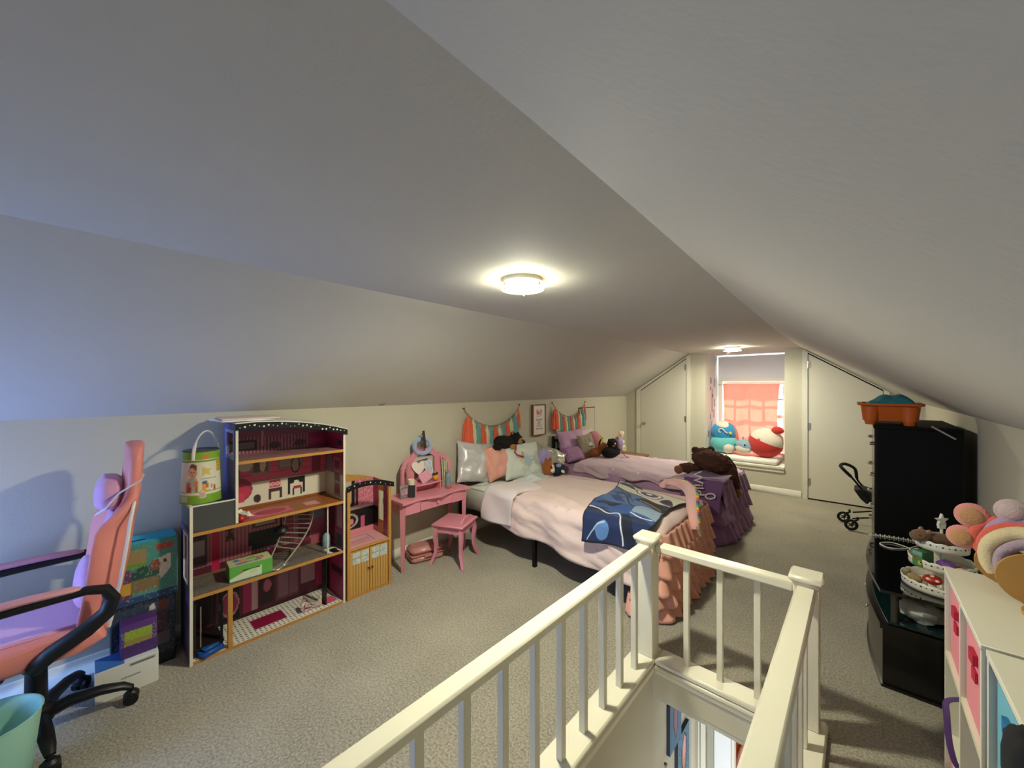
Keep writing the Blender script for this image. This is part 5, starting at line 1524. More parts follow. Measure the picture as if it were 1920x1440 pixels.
plush('plush_bear', 'black plush bear with tan muzzle lying on the drawn pillow', (-2.83, 3.09, .925), rot(0, 0, 84), [
    ('body', (-.08, .0, .035), (.135, .085, .072), rot(0, 8, 0), FB), ('head', (.075, -.01, .058), (.072, .068, .066), I, FB),
    ('muzzle', (.095, -.066, .040), (.034, .028, .032), I, FT), ('nose', (.103, -.093, .048), (.010, .008, .008), I, BD),
    ('ear', (.035, -.005, .118), (.022, .014, .022), I, FB), ('ear', (.118, -.005, .108), (.020, .014, .020), I, FB), ('inner_ear', (.030, -.016, .120), (.013, .007, .013), I, FT),
    ('arm', (.155, -.02, .015), (.055, .035, .032), rot(0, 12, 0), FB), ('leg', (-.19, -.02, -.005), (.055, .040, .035), I, FB), ('paw', (-.03, -.085, -.01), (.03, .03, .024), I, FT),
    ('eye', (.078, -.074, .080), .007, I, BD), ('eye', (.118, -.070, .080), .007, I, BD),
    ('ribbon', [(.02, -.08, .01), (.0, -.105, -.03), (-.03, -.115, -.06), (-.02, -.14, -.09), (.03, -.16, -.11), (.06, -.16, -.115)], [.008] * 6, I, RED, .3)], G2)
plush('plush_egg', 'plain lavender egg shaped plush beside the mint pillow', (-2.615, 3.44, .60), rot(0, 0, 80), [
    ('body', (0, 0, .150), (.080, .070, .115), rot(0, -14, 0), fur('lavender_plush', '#a99ac4'))], G2)
NAV, ORG, WHF = fur('navy_fleece', '#1d2740'), fur('rust_fur', '#9a5326'), mat('white_felt', '#e6ddcf', .9)
plush('plush_fox', 'rust and navy plush fox lying in front of the lavender egg', (-2.46, 3.36, .60), rot(0, 0, 70), [
    ('body', (.06, 0, .062), (.115, .085, .066), I, NAV), ('head', (-.055, -.01, .085), (.072, .066, .085), rot(0, -10, 0), ORG), ('cheek', (-.030, -.058, .085), (.026, .018, .048), rot(0, -14, 0), WHF),
    ('ear', (-.075, -.01, .160), (.020, .014, .040), rot(0, -15, 0), ORG), ('ear', (-.025, .0, .160), (.020, .014, .038), rot(0, 15, 0), ORG), ('snout', (-.045, -.075, .07), (.02, .03, .018), I, WHF), ('collar', (.045, -.065, .115), (.034, .020, .022), I, mat('grey_felt', '#8d98a8', .9)), ('patch', (.085, -.084, .050), (.026, .008, .016), rot(0, 30, 0), WHF), ('eye', (-.06, -.078, .11), .008, I, BD)], G2)
pillow('pillow', 'metallic silver pillow leaning at the far side of the peach bed', (-2.62, 3.55, .745), .40, .26, .13, rot(0, 0, 74) @ rot(-32, 0, 0) @ rot(0, 28, 0), mat('champagne_foil', '#c3bfb4', .3, .5, bump=.4, bscale=12), seed=7, group=G1, nz=.025)

# second bed
B2 = dict(x0=-3.085, x1=-1.07, y0=4.235, y1=5.235)
bed_frame('black metal bed frame under the lilac bedding', B2['x0'], B2['x1'], B2['y0'], B2['y1'], .855)
mattress('mattress in a lilac sheet on the farther bed', B2['x0'] + .03, B2['x1'], B2['y0'] + .005, B2['y1'] - .005, .312, .535, LILAC)
near2 = lambda x: .475 + .02 * math.sin(x * 6) + .015 * math.sin(x * 17)
d2_ = solo('duvet', duvet(-2.72, -1.03, 4.225, 5.245, .575, near2, .34, 9.0), LILACL, 'wrinkled pale lilac duvet spread over the farther bed', 'duvet', sol=.022, angle=80)
fl2 = MB()
fl2.grid(lambda u, v: (-2.98 + .95 * u * 1.0 + .02 * wave(v, 6, 2), 4.208 - .010 * math.sin(u * 22 + v * 3) - .02 * (1 - v), .25 + .27 * v), 60, 14)
part('side_drop', fl2, LILAC, d2_, sol=.012, angle=80)
path2 = [(-1.55, 4.19), (-1.10, 4.19), (-1.045, 4.22), (-1.02, 4.28), (-1.02, 5.18), (-1.045, 5.26), (-1.20, 5.28)]
ruffles(d2_, path2, [(.565, .20, .30, 1, .05), (.44, .24, .16, 1, .07), (.25, .235, .02, 1, .10)], 40, PURR, 5)

pillow('pillow', 'large plain lilac pillow against the headboard of the lilac bed', (-2.985, 4.56, .745), .58, .42, .15, rot(0, 0, 88) @ rot(-14, 0, 0), LILAC, seed=11, group='pillows on the lilac bed', nz=.03)
pillow('pillow', 'smaller pale lilac pillow behind the round pink plush', (-3.00, 4.97, .735), .44, .38, .13, rot(0, 0, 90) @ rot(-12, 0, 0), LILACL, seed=12, group='pillows on the lilac bed')
pillow('pillow', 'flat plum sheet corner pillow nearest the silver pillow', (-2.84, 4.36, .655), .34, .22, .12, rot(0, 0, 78) @ rot(-40, 0, 0), mat('mauve_cotton', '#a87ba4', .85, var=.06), seed=15, group='pillows on the lilac bed')
kc = paint(40, 40, '#a59c84', [('n', '#8f866c', .2, 3), ('e', .58, .62, .13, .16, '#8d8a88'), ('e', .62, .55, .12, .07, '#c9c3b4'), ('l', .45, .46, .8, .42, .02, '#4a473e'), ('r', 0, 0, 1, .25, '#8a6a44')])
pillow('pillow', 'khaki picture cushion leaning between lilac pillow and pink plush', (-2.80, 4.64, .735), .27, .34, .11, rot(0, 0, 72) @ rot(-18, 0, 0) @ rot(0, -5, 0), PRINTC, seed=13, cols=kc, n=40, group='pillows on the lilac bed')
plush('plush_round', 'round dusty pink plush with a yellow face patch on the lilac bed', (-2.83, 4.87, .605), rot(0, 0, 78), [
    ('body', (0, 0, .165), (.125, .105, .150), I, fur('dusty_pink_plush', '#c87f8e')), ('face', (.085, -.055, .185), (.050, .050, .075), I, fur('butter_plush', '#d9c96a')), ('wing', (.125, -.02, .19), (.025, .03, .06), rot(0, 15, 0), fur('pale_blue_plush', '#c3cede')), ('eye', (.075, -.104, .225), .008, I, BD)], G2)
plush('plush_dog', 'rust brown plush dog with pointed ears before the pink plush', (-2.64, 4.70, .605), rot(0, 0, 76), [
    ('body', (-.05, .02, .060), (.10, .075, .062), I, ORG), ('head', (.035, -.02, .130), (.075, .060, .060), rot(0, -20, 0), ORG), ('snout', (.100, -.03, .115), (.042, .030, .026), rot(0, 10, 0), fur('ginger_fur', '#b8732f')), ('muzzle', (.045, -.066, .090), (.048, .022, .022), I, WHF),
    ('ear', (-.005, -.015, .200), (.014, .012, .045), rot(0, 28, 0), fur('dark_brown_fur', '#3a2217')), ('inner_ear', (.004, -.026, .190), (.008, .006, .030), rot(0, 28, 0), WHF), ('nose', (.142, -.03, .120), .010, I, BD)], G2)
plush('plush_cat', 'black plush cat with a red ribbon on the lilac bed', (-2.50, 4.76, .605), rot(0, 0, 80), [
    ('body', (0, 0, .068), (.165, .095, .072), I, FB), ('head', (.045, .01, .178), (.078, .066, .066), I, FB), ('chest', (.03, -.03, .11), (.06, .06, .06), I, FB), ('ear', (-.020, .01, .225), (.024, .014, .024), I, FB), ('eye', (.02, -.054, .185), (.016, .006, .012), rot(0, 20, 0), WHF), ('muzzle', (-.005, -.045, .150), (.02, .02, .014), I, ORG),
    ('ribbon', [(.09, -.07, .12), (.125, -.10, .06), (.155, -.11, .02), (.18, -.13, -.002), (.20, -.14, -.004)], [.012, .012, .010, .012, .013], I, RED, .4)], G2)
PV = fur('violet_plush', '#b29ad0')
plush('plush_owl', 'violet plush with white and yellow flower spots beside the black cat', (-2.56, 5.10, .605), rot(0, 0, 80), [
    ('body', (0, 0, .12), (.085, .075, .125), I, PV), ('spot', (.02, -.070, .165), (.030, .010, .030), I, WHF), ('spot', (.025, -.074, .085), (.044, .012, .044), I, mat('cream_felt', '#e4dfb8', .9)), ('flower_centre', (.025, -.086, .085), (.013, .006, .013), I, mat('yellow_felt', '#c9b84a', .9)), ('tuft', (-.045, -.03, .225), (.022, .016, .026), I, mat('ochre_felt', '#c79a4a', .9))], G2)
fw = thing('felt_flower', 'peach and white felt flower on a thin dark stem behind the violet plush', 'toy flower', (-2.62, 5.17, .61))
part('stem', MB().tube([(-2.60, 5.14, .66), (-2.60, 5.19, .76), (-2.60, 5.225, .845)], .005, 6), mat('dark_stem', '#55483a', .7), fw)
fp = MB(); fp.ell((-2.59, 5.225, .875), (.02, .045, .040), nu=14, nv=10, nz=.1)
part('petal', fp, mat('peach_felt', '#e3bd9e', .9), fw)
fp = MB(); fp.ell((-2.60, 5.30, .865), (.018, .048, .034), R=rot(25, 0, 0), nu=14, nv=10, nz=.1)
part('petal', fp, WHF, fw)
fp = MB(); fp.ell((-2.60, 5.29, .835), (.015, .035, .030), R=rot(-25, 0, 0), nu=14, nv=10, nz=.1)
part('petal', fp, WHF, fw)

# teddy sprawled over the foot of the lilac bed
FD, FD2 = fur('dark_chocolate_fur', '#553324', .45), fur('caramel_fur', '#8a5a33', .2)
plush('plush_teddy', 'dark brown teddy sprawled face down over the lilac bed foot', (-1.22, 4.62, .60), rot(0, 0, 30) @ Matrix.Scale(1.15, 4), [
    ('body', (.02, .0, .10), (.17, .125, .105), rot(0, 14, 0), FD), ('head', (-.02, .17, .12), (.105, .095, .095), I, FD), ('ear', (.06, .22, .19), (.035, .022, .035), I, FD), ('ear', (-.09, .20, .185), (.035, .022, .035), I, FD),
    ('arm', (-.20, -.07, .055), (.115, .050, .048), rot(0, 6, 20), FD), ('paw', (-.31, -.105, .045), (.040, .045, .040), I, FD2), ('arm', (.20, .10, .045), (.05, .05, .12), rot(0, -25, 0), FD),
    ('leg', (.17, -.03, -.02), (.060, .060, .145), rot(0, -16, 0), FD), ('foot_pad', (.205, -.055, -.165), (.050, .058, .045), I, FD2), ('eye', (-.09, -.075, .12), .010, I, BD)], G2)

# plum jersey with lettering draped over the near foot corner
JE = mat('plum_jersey', '#6b4577', .8, sheen=.3, var=.10, vscale=9)
js = MB()
def jf(u, v):
    x = -1.36 + .37 * u + .02 * math.sin(v * 5)
    s = v * .66
    if s < .30:
        y = 4.52 - s * 1.08; z = .628 + .010 * math.sin(u * 6 + v * 8) + .01 * wave(x, 8, 2, y)
    else:
        k = s - .30
        y = 4.196 - .075 * (1 - math.exp(-k * 14)) - .012 * math.sin(u * 9 + 1) * min(1, k * 5); z = .626 - max(0, k - .03) * .95 - .3 * min(k, .03)
    return (x, y, z)
js.grid(jf, 40, 56)
jo = solo('jersey', js, JE, 'plum purple jersey with pale lettering draped over the lilac bed corner', 'shirt', sol=.008, angle=80)
def jtext(s, size, c, ux, uy):
    X = Vector(ux).normalized(); Y = Vector(uy); Y = (Y - X * Y.dot(X)).normalized(); Z = X.cross(Y)
    M = Matrix(((X.x, Y.x, Z.x, c[0]), (X.y, Y.y, Z.y, c[1]), (X.z, Y.z, Z.z, c[2]), (0, 0, 0, 1)))
    part('lettering', text_mb(s, size, M, .006), mat('pale_flock', '#cfc3cc', .8), jo, smooth=False)
jtext('Wild', .125, (-1.235, 4.098, .585), (.12, 0, -1), (1, 0, .12))
jtext('0', .15, (-1.135, 4.096, .470), (.25, 0, -1), (1, 0, .25))

# low wooden bench end behind the lilac bed
wt = thing('low_bench', 'low brown wooden bench end behind the lilac bed by the closet door', 'bench', (-2.62, 5.80, 0))
part('top', MB().box(-2.92, -2.44, 5.66, 5.90, .475, .50, b=.004), mat('brown_wood', '#8a633d', .5, var=.2, vscale=12), wt)
for x in (-2.89, -2.47):
    part('leg', MB().box(x - .02, x + .02, 5.68, 5.88, 0, .475), mat('brown_wood'), wt)

# ---------------------------------------------------------------- window seat
cu = MB().box(-1.838, -.885, 6.715, 7.30, ZS + .001, ZS + .078, b=.025)
solo('seat_cushion', cu, mat('white_vinyl', '#e9e6e0', .45), 'white padded seat cushion on the window sill', 'cushion', angle=70)
# coral curtain hung on a rod inside the window
CUR = bpy.data.materials.new('coral_curtain_cloth')
CUR.use_nodes = True
nt = CUR.node_tree; nt.nodes.clear()
o_ = nt.nodes.new('ShaderNodeOutputMaterial'); mx = nt.nodes.new('ShaderNodeMixShader'); df = nt.nodes.new('ShaderNodeBsdfDiffuse'); ts = nt.nodes.new('ShaderNodeBsdfTranslucent')
df.inputs[0].default_value = (*lin('#ea866f'), 1); ts.inputs[0].default_value = (*lin('#f08f78'), 1); mx.inputs[0].default_value = .55
nt.links.new(df.outputs[0], mx.inputs[1]); nt.links.new(ts.outputs[0], mx.inputs[2]); nt.links.new(mx.outputs[0], o_.inputs[0])
CT = thing('curtain', 'translucent coral cloth hung over the far window', 'curtain', (-1.33, 7.35, ZS))
cm = MB()
cm.grid(lambda u, v: (-1.745 + .03 * math.sin(v * 2.6) + (.81 - .06 * math.sin(PI * v)) * u - .03 * v * 0, 7.335 + .016 * math.sin(u * 15 + v * 2) + .020 * wave(u * 4, 1.5, 3, v * 4), 1.60 - 1.14 * v), 60, 40)
part('cloth', cm, CUR, CT, angle=80)
part('rod', MB().cyl((-1.80, 7.335, 1.605), (-.86, 7.335, 1.605), .007, n=10), WHITEP, CT)

# plush cushions on the window seat
PLG = 'round plush cushions on the window seat'
SKY, AQU, CRW = fur('sky_blue_plush', '#2f8fc6', .06), fur('aqua_plush', '#6cc0c4', .06), fur('cream_plush', '#ddd2c4', .05)
t = thing('plush_cushion', 'round blue and aqua plush cushion with a wave crest at window', 'plush toy', (-1.63, 6.98, ZS + .079), group=PLG)
zb = ZS + .079
mb = MB(); mb.ell((-1.645, 6.98, zb + .15), (.195, .17, .150), nu=28, nv=16, p=.85, nz=.05); part('lower_body', mb, AQU, t, angle=85)
mb = MB(); mb.ell((-1.655, 6.98, zb + .33), (.175, .15, .175), nu=28, nv=16, p=.9, nz=.05); part('upper_body', mb, SKY, t, angle=85)
mb = MB(); mb.ell((-1.56, 6.90, zb + .095), (.085, .11, .092), nu=22, nv=12); part('belly', mb, CRW, t, angle=85)
mb = MB(); mb.ell((-1.645, 6.99, zb + .43), (.135, .145, .085), R=rot(0, 12, 0), nu=22, nv=12); part('crest', mb, CRW, t, angle=85)
mb = MB(); mb.tube([(-1.66 + .03 * math.cos(a) * 1.0 + .02 * k / 10, 6.825 - .004 * math.sin(a), zb + .37 + .03 * math.sin(a)) for k, a in enumerate([PI * 1.5 - PI * 1.4 * k / 10 for k in range(11)])] + [(-1.60, 6.83, zb + .36), (-1.56, 6.835, zb + .33)], .010, 8); part('swirl', mb, CRW, t)
mb = MB(); mb.ell((-1.525, 6.855, zb + .335), (.024, .014, .026), nu=12, nv=8); part('sun_patch', mb, mat('yellow_felt2', '#e0c05a', .9), t)
t2 = thing('plush_cushion', 'coral pink round plush cushion tucked behind the blue one', 'plush toy', (-1.60, 7.18, zb), group=PLG)
mb = MB(); mb.ell((-1.62, 7.17, zb + .235), (.15, .11, .235), nu=24, nv=14, nz=.05); part('body', mb, fur('rose_coral_plush', '#c98d80', .06), t2, angle=85)
plush('plush_narwhal', 'small grey blue narwhal plush between the two large plush cushions', (-1.345, 6.90, zb + .0), I, [
    ('body', (0, 0, .150), (.130, .10, .100), rot(0, 8, 0), fur('grey_blue_plush', '#8aa6b8', .05)), ('belly', (-.005, -.035, .105), (.108, .075, .075), rot(0, 8, 0), CRW), ('tail', (.13, .02, .13), (.06, .045, .035), rot(0, -18, 0), fur('grey_blue_plush', '#8aa6b8')), ('horn', (-.01, -.01, .268), (.008, .008, .032), I, fur('slate_felt', '#5a6878')), ('eye', (.030, -.094, .172), .013, I, BD), ('eye', (-.108, -.058, .165), .011, I, BD)], PLG)
t3 = thing('plush_cushion', 'large cream and red plush cushion with a red cap on the window seat', 'plush toy', (-1.05, 6.95, zb), group=PLG)
Rk = rot(0, 22, 0)
mb = MB(tr(-1.065, 6.96, zb + .225) @ Rk); mb.ell((0, 0, 0), (.225, .19, .215), nu=30, nv=18, p=.9, nz=.04); part('body', mb, CRW, t3, angle=85)
def half(mb, c, r, zmax, nu=30, nv=14):
    # lower cap of an ellipsoid, slightly proud
    def fn(u, v):
        a = 2 * PI * u; t_ = -PI / 2 + v * (math.asin(zmax) + PI / 2)
        return (c[0] + r[0] * math.cos(t_) ** .9 * math.cos(a), c[1] + r[1] * math.cos(t_) ** .9 * math.sin(a), c[2] + r[2] * math.sin(t_))
    mb.grid(fn, nu, nv)
mb = MB(tr(-1.067, 6.955, zb + .223) @ Rk); half(mb, (0, 0, 0), (.233, .198, .222), .10); part('red_lower_half', mb, fur('red_plush', '#c8322f', .06), t3, angle=85)
mb = MB(tr(-1.045, 6.96, zb + .225) @ Rk); mb.ell((-.10, -.185, .03), (.018, .012, .018), nu=10, nv=8); part('button', mb, mat('pink_felt', '#e8a090', .9), t3)
mb = MB(tr(-.905, 6.88, zb + .425)); mb.ell((0, 0, 0), (.080, .05, .055), nu=20, nv=12, nz=.1); part('red_cap', mb, fur('red_plush', '#c8322f'), t3, angle=85)

# photos pinned to the left reveal
GREYP = [mat('photo_print_%d' % i, c, .5) for i, c in enumerate(['#5f5a68', '#8a7f88', '#6f5a66', '#a38a8c'])]
for k, (y, z, w, h) in enumerate([(7.02, 1.66, .06, .10), (7.24, 1.62, .08, .16), (7.00, 1.53, .05, .06), (7.12, 1.47, .09, .11), (7.12, 1.40, .10, .06), (7.10, 1.25, .07, .24), (7.24, 1.28, .05, .14), (7.20, 1.10, .09, .14), (7.00, 1.06, .04, .10), (7.07, .90, .05, .17), (6.90, .78, .06, .10)]):
    mb = MB(tr(JX0 + .0012, y, z) @ rot(random.Random(k).uniform(-14, 14), 0, 0)); mb.box(0, .0012, -w / 2, w / 2, -h / 2, h / 2)
    lab = ['small photo highest on the left window reveal', 'tall photo near the window frame, high on the left reveal', 'tiny square photo at the upper left of the reveal', 'dark tilted photo in the reveal cluster centre', 'wide dark photo just under the cluster centre of the reveal', 'long strip of photos below the reveal cluster', 'narrow photo strip close to the window frame', 'broad photo low beside the window frame', 'slim photo low on the outer left reveal', 'lone dark photo strip near the lower left reveal', 'lowest photo on the left reveal beside the blue plush'][k]
    solo('pinned_photo', mb, GREYP[k % 4], lab, 'photo', group='photos on the window reveal', smooth=False)
# ================================================================ RIGHT SIDE
BLK = mat('black_lacquer', '#0b0a0b', .28, coat=.3)
BLKM = mat('black_laminate', '#080707', .6, spec=.2)
# ---- tall dresser
DX0, DX1, DY0, DY1, DZ = .092, .510, 3.87, 4.74, 1.272
DR = thing('dresser', 'tall black chest of drawers with silver bow handles by the right wall', 'dresser', ((DX0 + DX1) / 2, (DY0 + DY1) / 2, 0))
c = MB()
c.box(DX0, DX1, DY0, DY0 + .02, 0, DZ - .022); c.box(DX0, DX1, DY1 - .02, DY1, 0, DZ - .022)
c.box(DX1 - .008, DX1, DY0 + .02, DY1 - .02, .05, DZ - .022); c.box(DX0 + .005, DX1 - .01, DY0 + .02, DY1 - .02, .05, .07)
c.box(DX0 + .01, DX0 + .03, DY0 + .02, DY1 - .02, 0, .05)
part('carcass', c, BLKM, DR, smooth=False)
part('top', MB().box(DX0 - .018, DX1, DY0 - .010, DY1 + .010, DZ - .022, DZ, b=.003), BLKM, DR)
nd = 5
for k in range(nd):
    z0 = .075 + k * (DZ - .105) / nd; z1 = z0 + (DZ - .105) / nd - .006
    d = part('drawer', MB().box(DX0 - .012, DX0 + .010, DY0 + .022, DY1 - .022, z0, z1, b=.002), BLK, DR)
    for y in (DY0 + .14, DY1 - .14):
        zc = (z0 + z1) / 2
        h = MB().tube([(DX0 - .010, y - .05, zc), (DX0 - .030, y - .042, zc), (DX0 - .036, y, zc), (DX0 - .030, y + .042, zc), (DX0 - .010, y + .05, zc)], .0085, 8)
        part('handle', h, CHROME, d)
# ---- orange tray with a teal cloth
TZ = DZ + .001
OT = thing('plastic_tray', 'orange plastic play tray with corner feet on the black dresser', 'tray', (.17, 4.08, TZ))
ot = MB()
x0, x1, y0, y1 = .005, .320, 3.885, 4.28
def ring(x0, x1, y0, y1, z, r=.05, n=5):
    out = []
    for cx, cy, a0 in [(x1 - r, y1 - r, 0), (x0 + r, y1 - r, 90), (x0 + r, y0 + r, 180), (x1 - r, y0 + r, 270)]:
        for i in range(n):
            a = math.radians(a0 + 90 * i / (n - 1)); out.append((cx + r * math.cos(a), cy + r * math.sin(a), z))
    return out
def loft(mb, rings, m=0, caps=True):
    n = len(rings[0]); vs = [p for r in rings for p in r]; fs = []
    for i in range(len(rings) - 1):
        for k in range(n):
            l = (k + 1) % n; fs.append((i * n + k, i * n + l, (i + 1) * n + l, (i + 1) * n + k))
    if caps: fs.append(tuple(range(n - 1, -1, -1))); fs.append(tuple((len(rings) - 1) * n + k for k in range(n)))
    return mb._add(vs, fs, m)
loft(ot, [ring(x0 + .045, x1 - .045, y0 + .045, y1 - .045, TZ + .030), ring(x0 + .02, x1 - .02, y0 + .02, y1 - .02, TZ + .135), ring(x0 - .018, x1 + .018, y0 - .018, y1 + .018, TZ + .142), ring(x0 - .022, x1 + .022, y0 - .022, y1 + .022, TZ + .158), ring(x0 + .008, x1 - .008, y0 + .008, y1 - .008, TZ + .158), ring(x0 + .04, x1 - .04, y0 + .04, y1 - .04, TZ + .05)])
part('tub', ot, mat('orange_plastic', '#d0641c', .4, var=.04), OT, angle=40)
for (cx, cy) in [(x0 + .055, y0 + .055), (x1 - .055, y0 + .055), (x0 + .055, y1 - .055), (x1 - .055, y1 - .055)]:
    ft = MB().lathe([(0, TZ), (.030, TZ), (.036, TZ + .028), (.044, TZ + .030), (.056, TZ + .135), (0, TZ + .135)], (cx, cy, 0), 18)
    part('corner_foot', ft, mat('orange_plastic'), OT)
tc_ = MB()
def tcf(u, v):
    x = .035 + .265 * u; y = 3.92 + .32 * v
    b_ = (math.sin(PI * u) * math.sin(PI * v)) ** .55
    return (x, y, TZ + .145 + b_ * (.045 + .055 * u + .022 * wave(u * 3, 1.6, 4, v * 3)))
tc_.grid(tcf, 26, 26)
solo('teal_cloth', tc_, mat('teal_cloth', '#2f8d9c', .7, var=.2, vscale=12), 'bunched teal blue cloth heaped in the orange tray', 'cloth', sol=.006, angle=50)
stk = MB().tube([(.362, 3.855, 1.283), (.472, 3.850, 1.205)], .006, 6)
solo('slim_stick', stk, mat('pale_plastic', '#a59c94', .5), 'slim pale stick slanting down at the dresser top corner', 'stick')

# ---- doll stroller behind the dresser
SR = thing('doll_stroller', 'small black doll stroller standing in front of the right closet door', 'stroller', (-.02, 5.70, 0))
fm = BLACKM
FOAM = mat('black_foam', '#141416', .9)
hx = lambda t: None
loop = spl([(.02, 5.62, .44), (-.06, 5.62, .555), (-.135, 5.625, .64), (-.16, 5.68, .672), (-.12, 5.80, .675), (-.04, 5.86, .62), (-.02, 5.87, .50), (.04, 5.86, .42)], 4)
part('handle_loop', MB().tube(loop, [.016 if 4 < i < 24 else .010 for i in range(len(loop))], 8), FOAM, SR)
seat = MB()
seat.prism([(-.045, .43), (.02, .445), (.16, .40), (.165, .30), (.05, .30), (.005, .345)], 'y', 5.60, 5.88)
part('seat', seat, mat('charcoal_fabric', '#26262a', .9), SR)
for y in (5.60, 5.88):
    part('frame_tube', MB().tube([(.03, y, .43), (.10, y, .30), (.16, y, .19), (.12, y, .17), (-.06, y - .03, .125)], .008, 8), fm, SR)
    part('frame_tube', MB().tube([(.05, y, .40), (.24, y, .06)], .008, 8), fm, SR)
WH = [(-.138, 5.83), (-.068, 5.545), (.24, 5.57), (.24, 5.91)]
for k, (x, y) in enumerate(WH):
    w = MB()
    w.M = tr(x, y, .062) @ rot(90, 0, 12)
    w.tube([(.047 * math.cos(2 * PI * i / 24), .047 * math.sin(2 * PI * i / 24), 0) for i in range(24)], .0135, 8, closed=True)
    wo = part('wheel', w, FOAM, SR)
    hb_ = MB(tr(x, y, .062) @ rot(90, 0, 12)); hb_.cyl((0, 0, -.016), (0, 0, .016), .014, n=12)
    for i in range(5):
        a = 2 * PI * i / 5; hb_.box(-.002, .002, -.002, .002, -.001, .001)
        hb_.tube([(0, 0, 0), (.044 * math.cos(a), .044 * math.sin(a), 0)], .005, 6)
    part('spokes', hb_, mat('grey_plastic', '#55524c', .5), wo)
    if k < 2:
        part('fork', MB().tube([(x, y - .018, .062), (x + .03, y - .012, .115), (x + .055, y, .13), (x + .05, y, .155)], .011, 8), FOAM, SR)

# ---- black television stand with a bowed front
TX0, TX1, TY0, TY1 = .078, .50, 2.765, 3.78
bow = lambda y, d=.05: TX0 - d * math.sin(PI * max(0, min(1, (y - TY0) / (TY1 - TY0))))
def bowpoly(in0, in1, d=.05, nx=16, inset=0.0):
    pts = [(bow(TY0 + in0 + (TY1 - TY0 - in0 - in1) * k / nx, d) + inset, TY0 + in0 + (TY1 - TY0 - in0 - in1) * k / nx) for k in range(nx + 1)]
    return pts + [(TX1, TY1 - in1), (TX1, TY0 + in0)]
TV = thing('tv_stand', 'black bow-fronted television stand with glass top between dresser and white cubes', 'tv stand', ((TX0 + TX1) / 2, (TY0 + TY1) / 2, 0))
part('base_cabinet', MB().prism(bowpoly(.012, .012, .05, inset=.012), 'z', 0.012, .30), BLK, TV)
part('plinth', MB().prism(bowpoly(.0, .0, .05, inset=.004), 'z', 0, .014), BLK, TV)
part('cabinet_top', MB().prism(bowpoly(.0, .0), 'z', .30, .325), BLK, TV)
part('glass_shelf', MB().prism(bowpoly(.01, .01, .05, inset=.03), 'z', .332, .340), mat('dark_teal_glass', '#10282a', .05, coat=.5), TV)
for (x, y) in [(.135, 2.80), (.135, 3.74), (.465, 2.80), (.465, 3.74)]:
    part('post', MB().cyl((x, y, .325), (x, y, .486), .016, n=16), mat('gunmetal', '#55534f', .35, .8), TV)
part('back_panel', MB().box(TX1 - .012, TX1 - .004, TY0 + .05, TY1 - .05, .325, .486), BLKM, TV)
part('glass_top', MB().prism(bowpoly(.0, .0, .05), 'z', .486, .502), mat('black_glass', '#08080a', .08, coat=.6), TV)
for y in (3.10, 3.42):
    part('door_knob', MB(tr(bow(y) + .012, y, .26) @ rot(0, -90, 0)).lathe([(.005, 0), (.005, .01), (.010, .014), (.009, .02), (0, .022)], n=12), CHROME, TV)
# soft things on the glass shelf
mb = MB(); mb.ell((.235, 2.885, .341 + .055), (.085, .06, .055), nu=20, nv=12, nz=.25, flatz=-.054)
solo('folded_towel', mb, mat('white_terry', '#b9bcbc', .9, var=.1), 'pale folded towel at the near end of the tv stand shelf', 'towel')
mb = MB(tr(.33, 3.05, .341) @ rot(0, 0, 10)); mb.box(-.09, .09, -.10, .10, 0, .11, b=.03)
solo('grey_bag', mb, mat('grey_nylon', '#4b484d', .7, var=.2), 'dark grey soft bag behind the towel on the tv stand shelf', 'bag', angle=80)

# on the glass top: lace strip, cable, tiered tray
lc = MB()
for k in range(26):
    t = k / 26
    x = .045 + .30 * t; y = 3.72 + .045 * math.sin(t * 2)
    lc.box(x, x + .0085, y - .012, y + .012, .503, .509 + (.006 if k % 2 else 0), b=.001)
solo('lace_strip', lc, mat('white_lace', '#d6d4c4', .8), 'white lace edged strip lying along the far end of the glass top', 'lace', kind='stuff')
cbl = MB().tube(spl([(.30, 3.70, .507), (.22, 3.55, .506), (.14, 3.50, .506), (.10, 3.56, .506), (.16, 3.62, .508), (.24, 3.57, .507), (.27, 3.48, .506), (.24, 3.44, .506)], 6), .0035, 6)
solo('white_cable', cbl, WHITEP, 'thin white cable looped on the black glass top', 'cable')

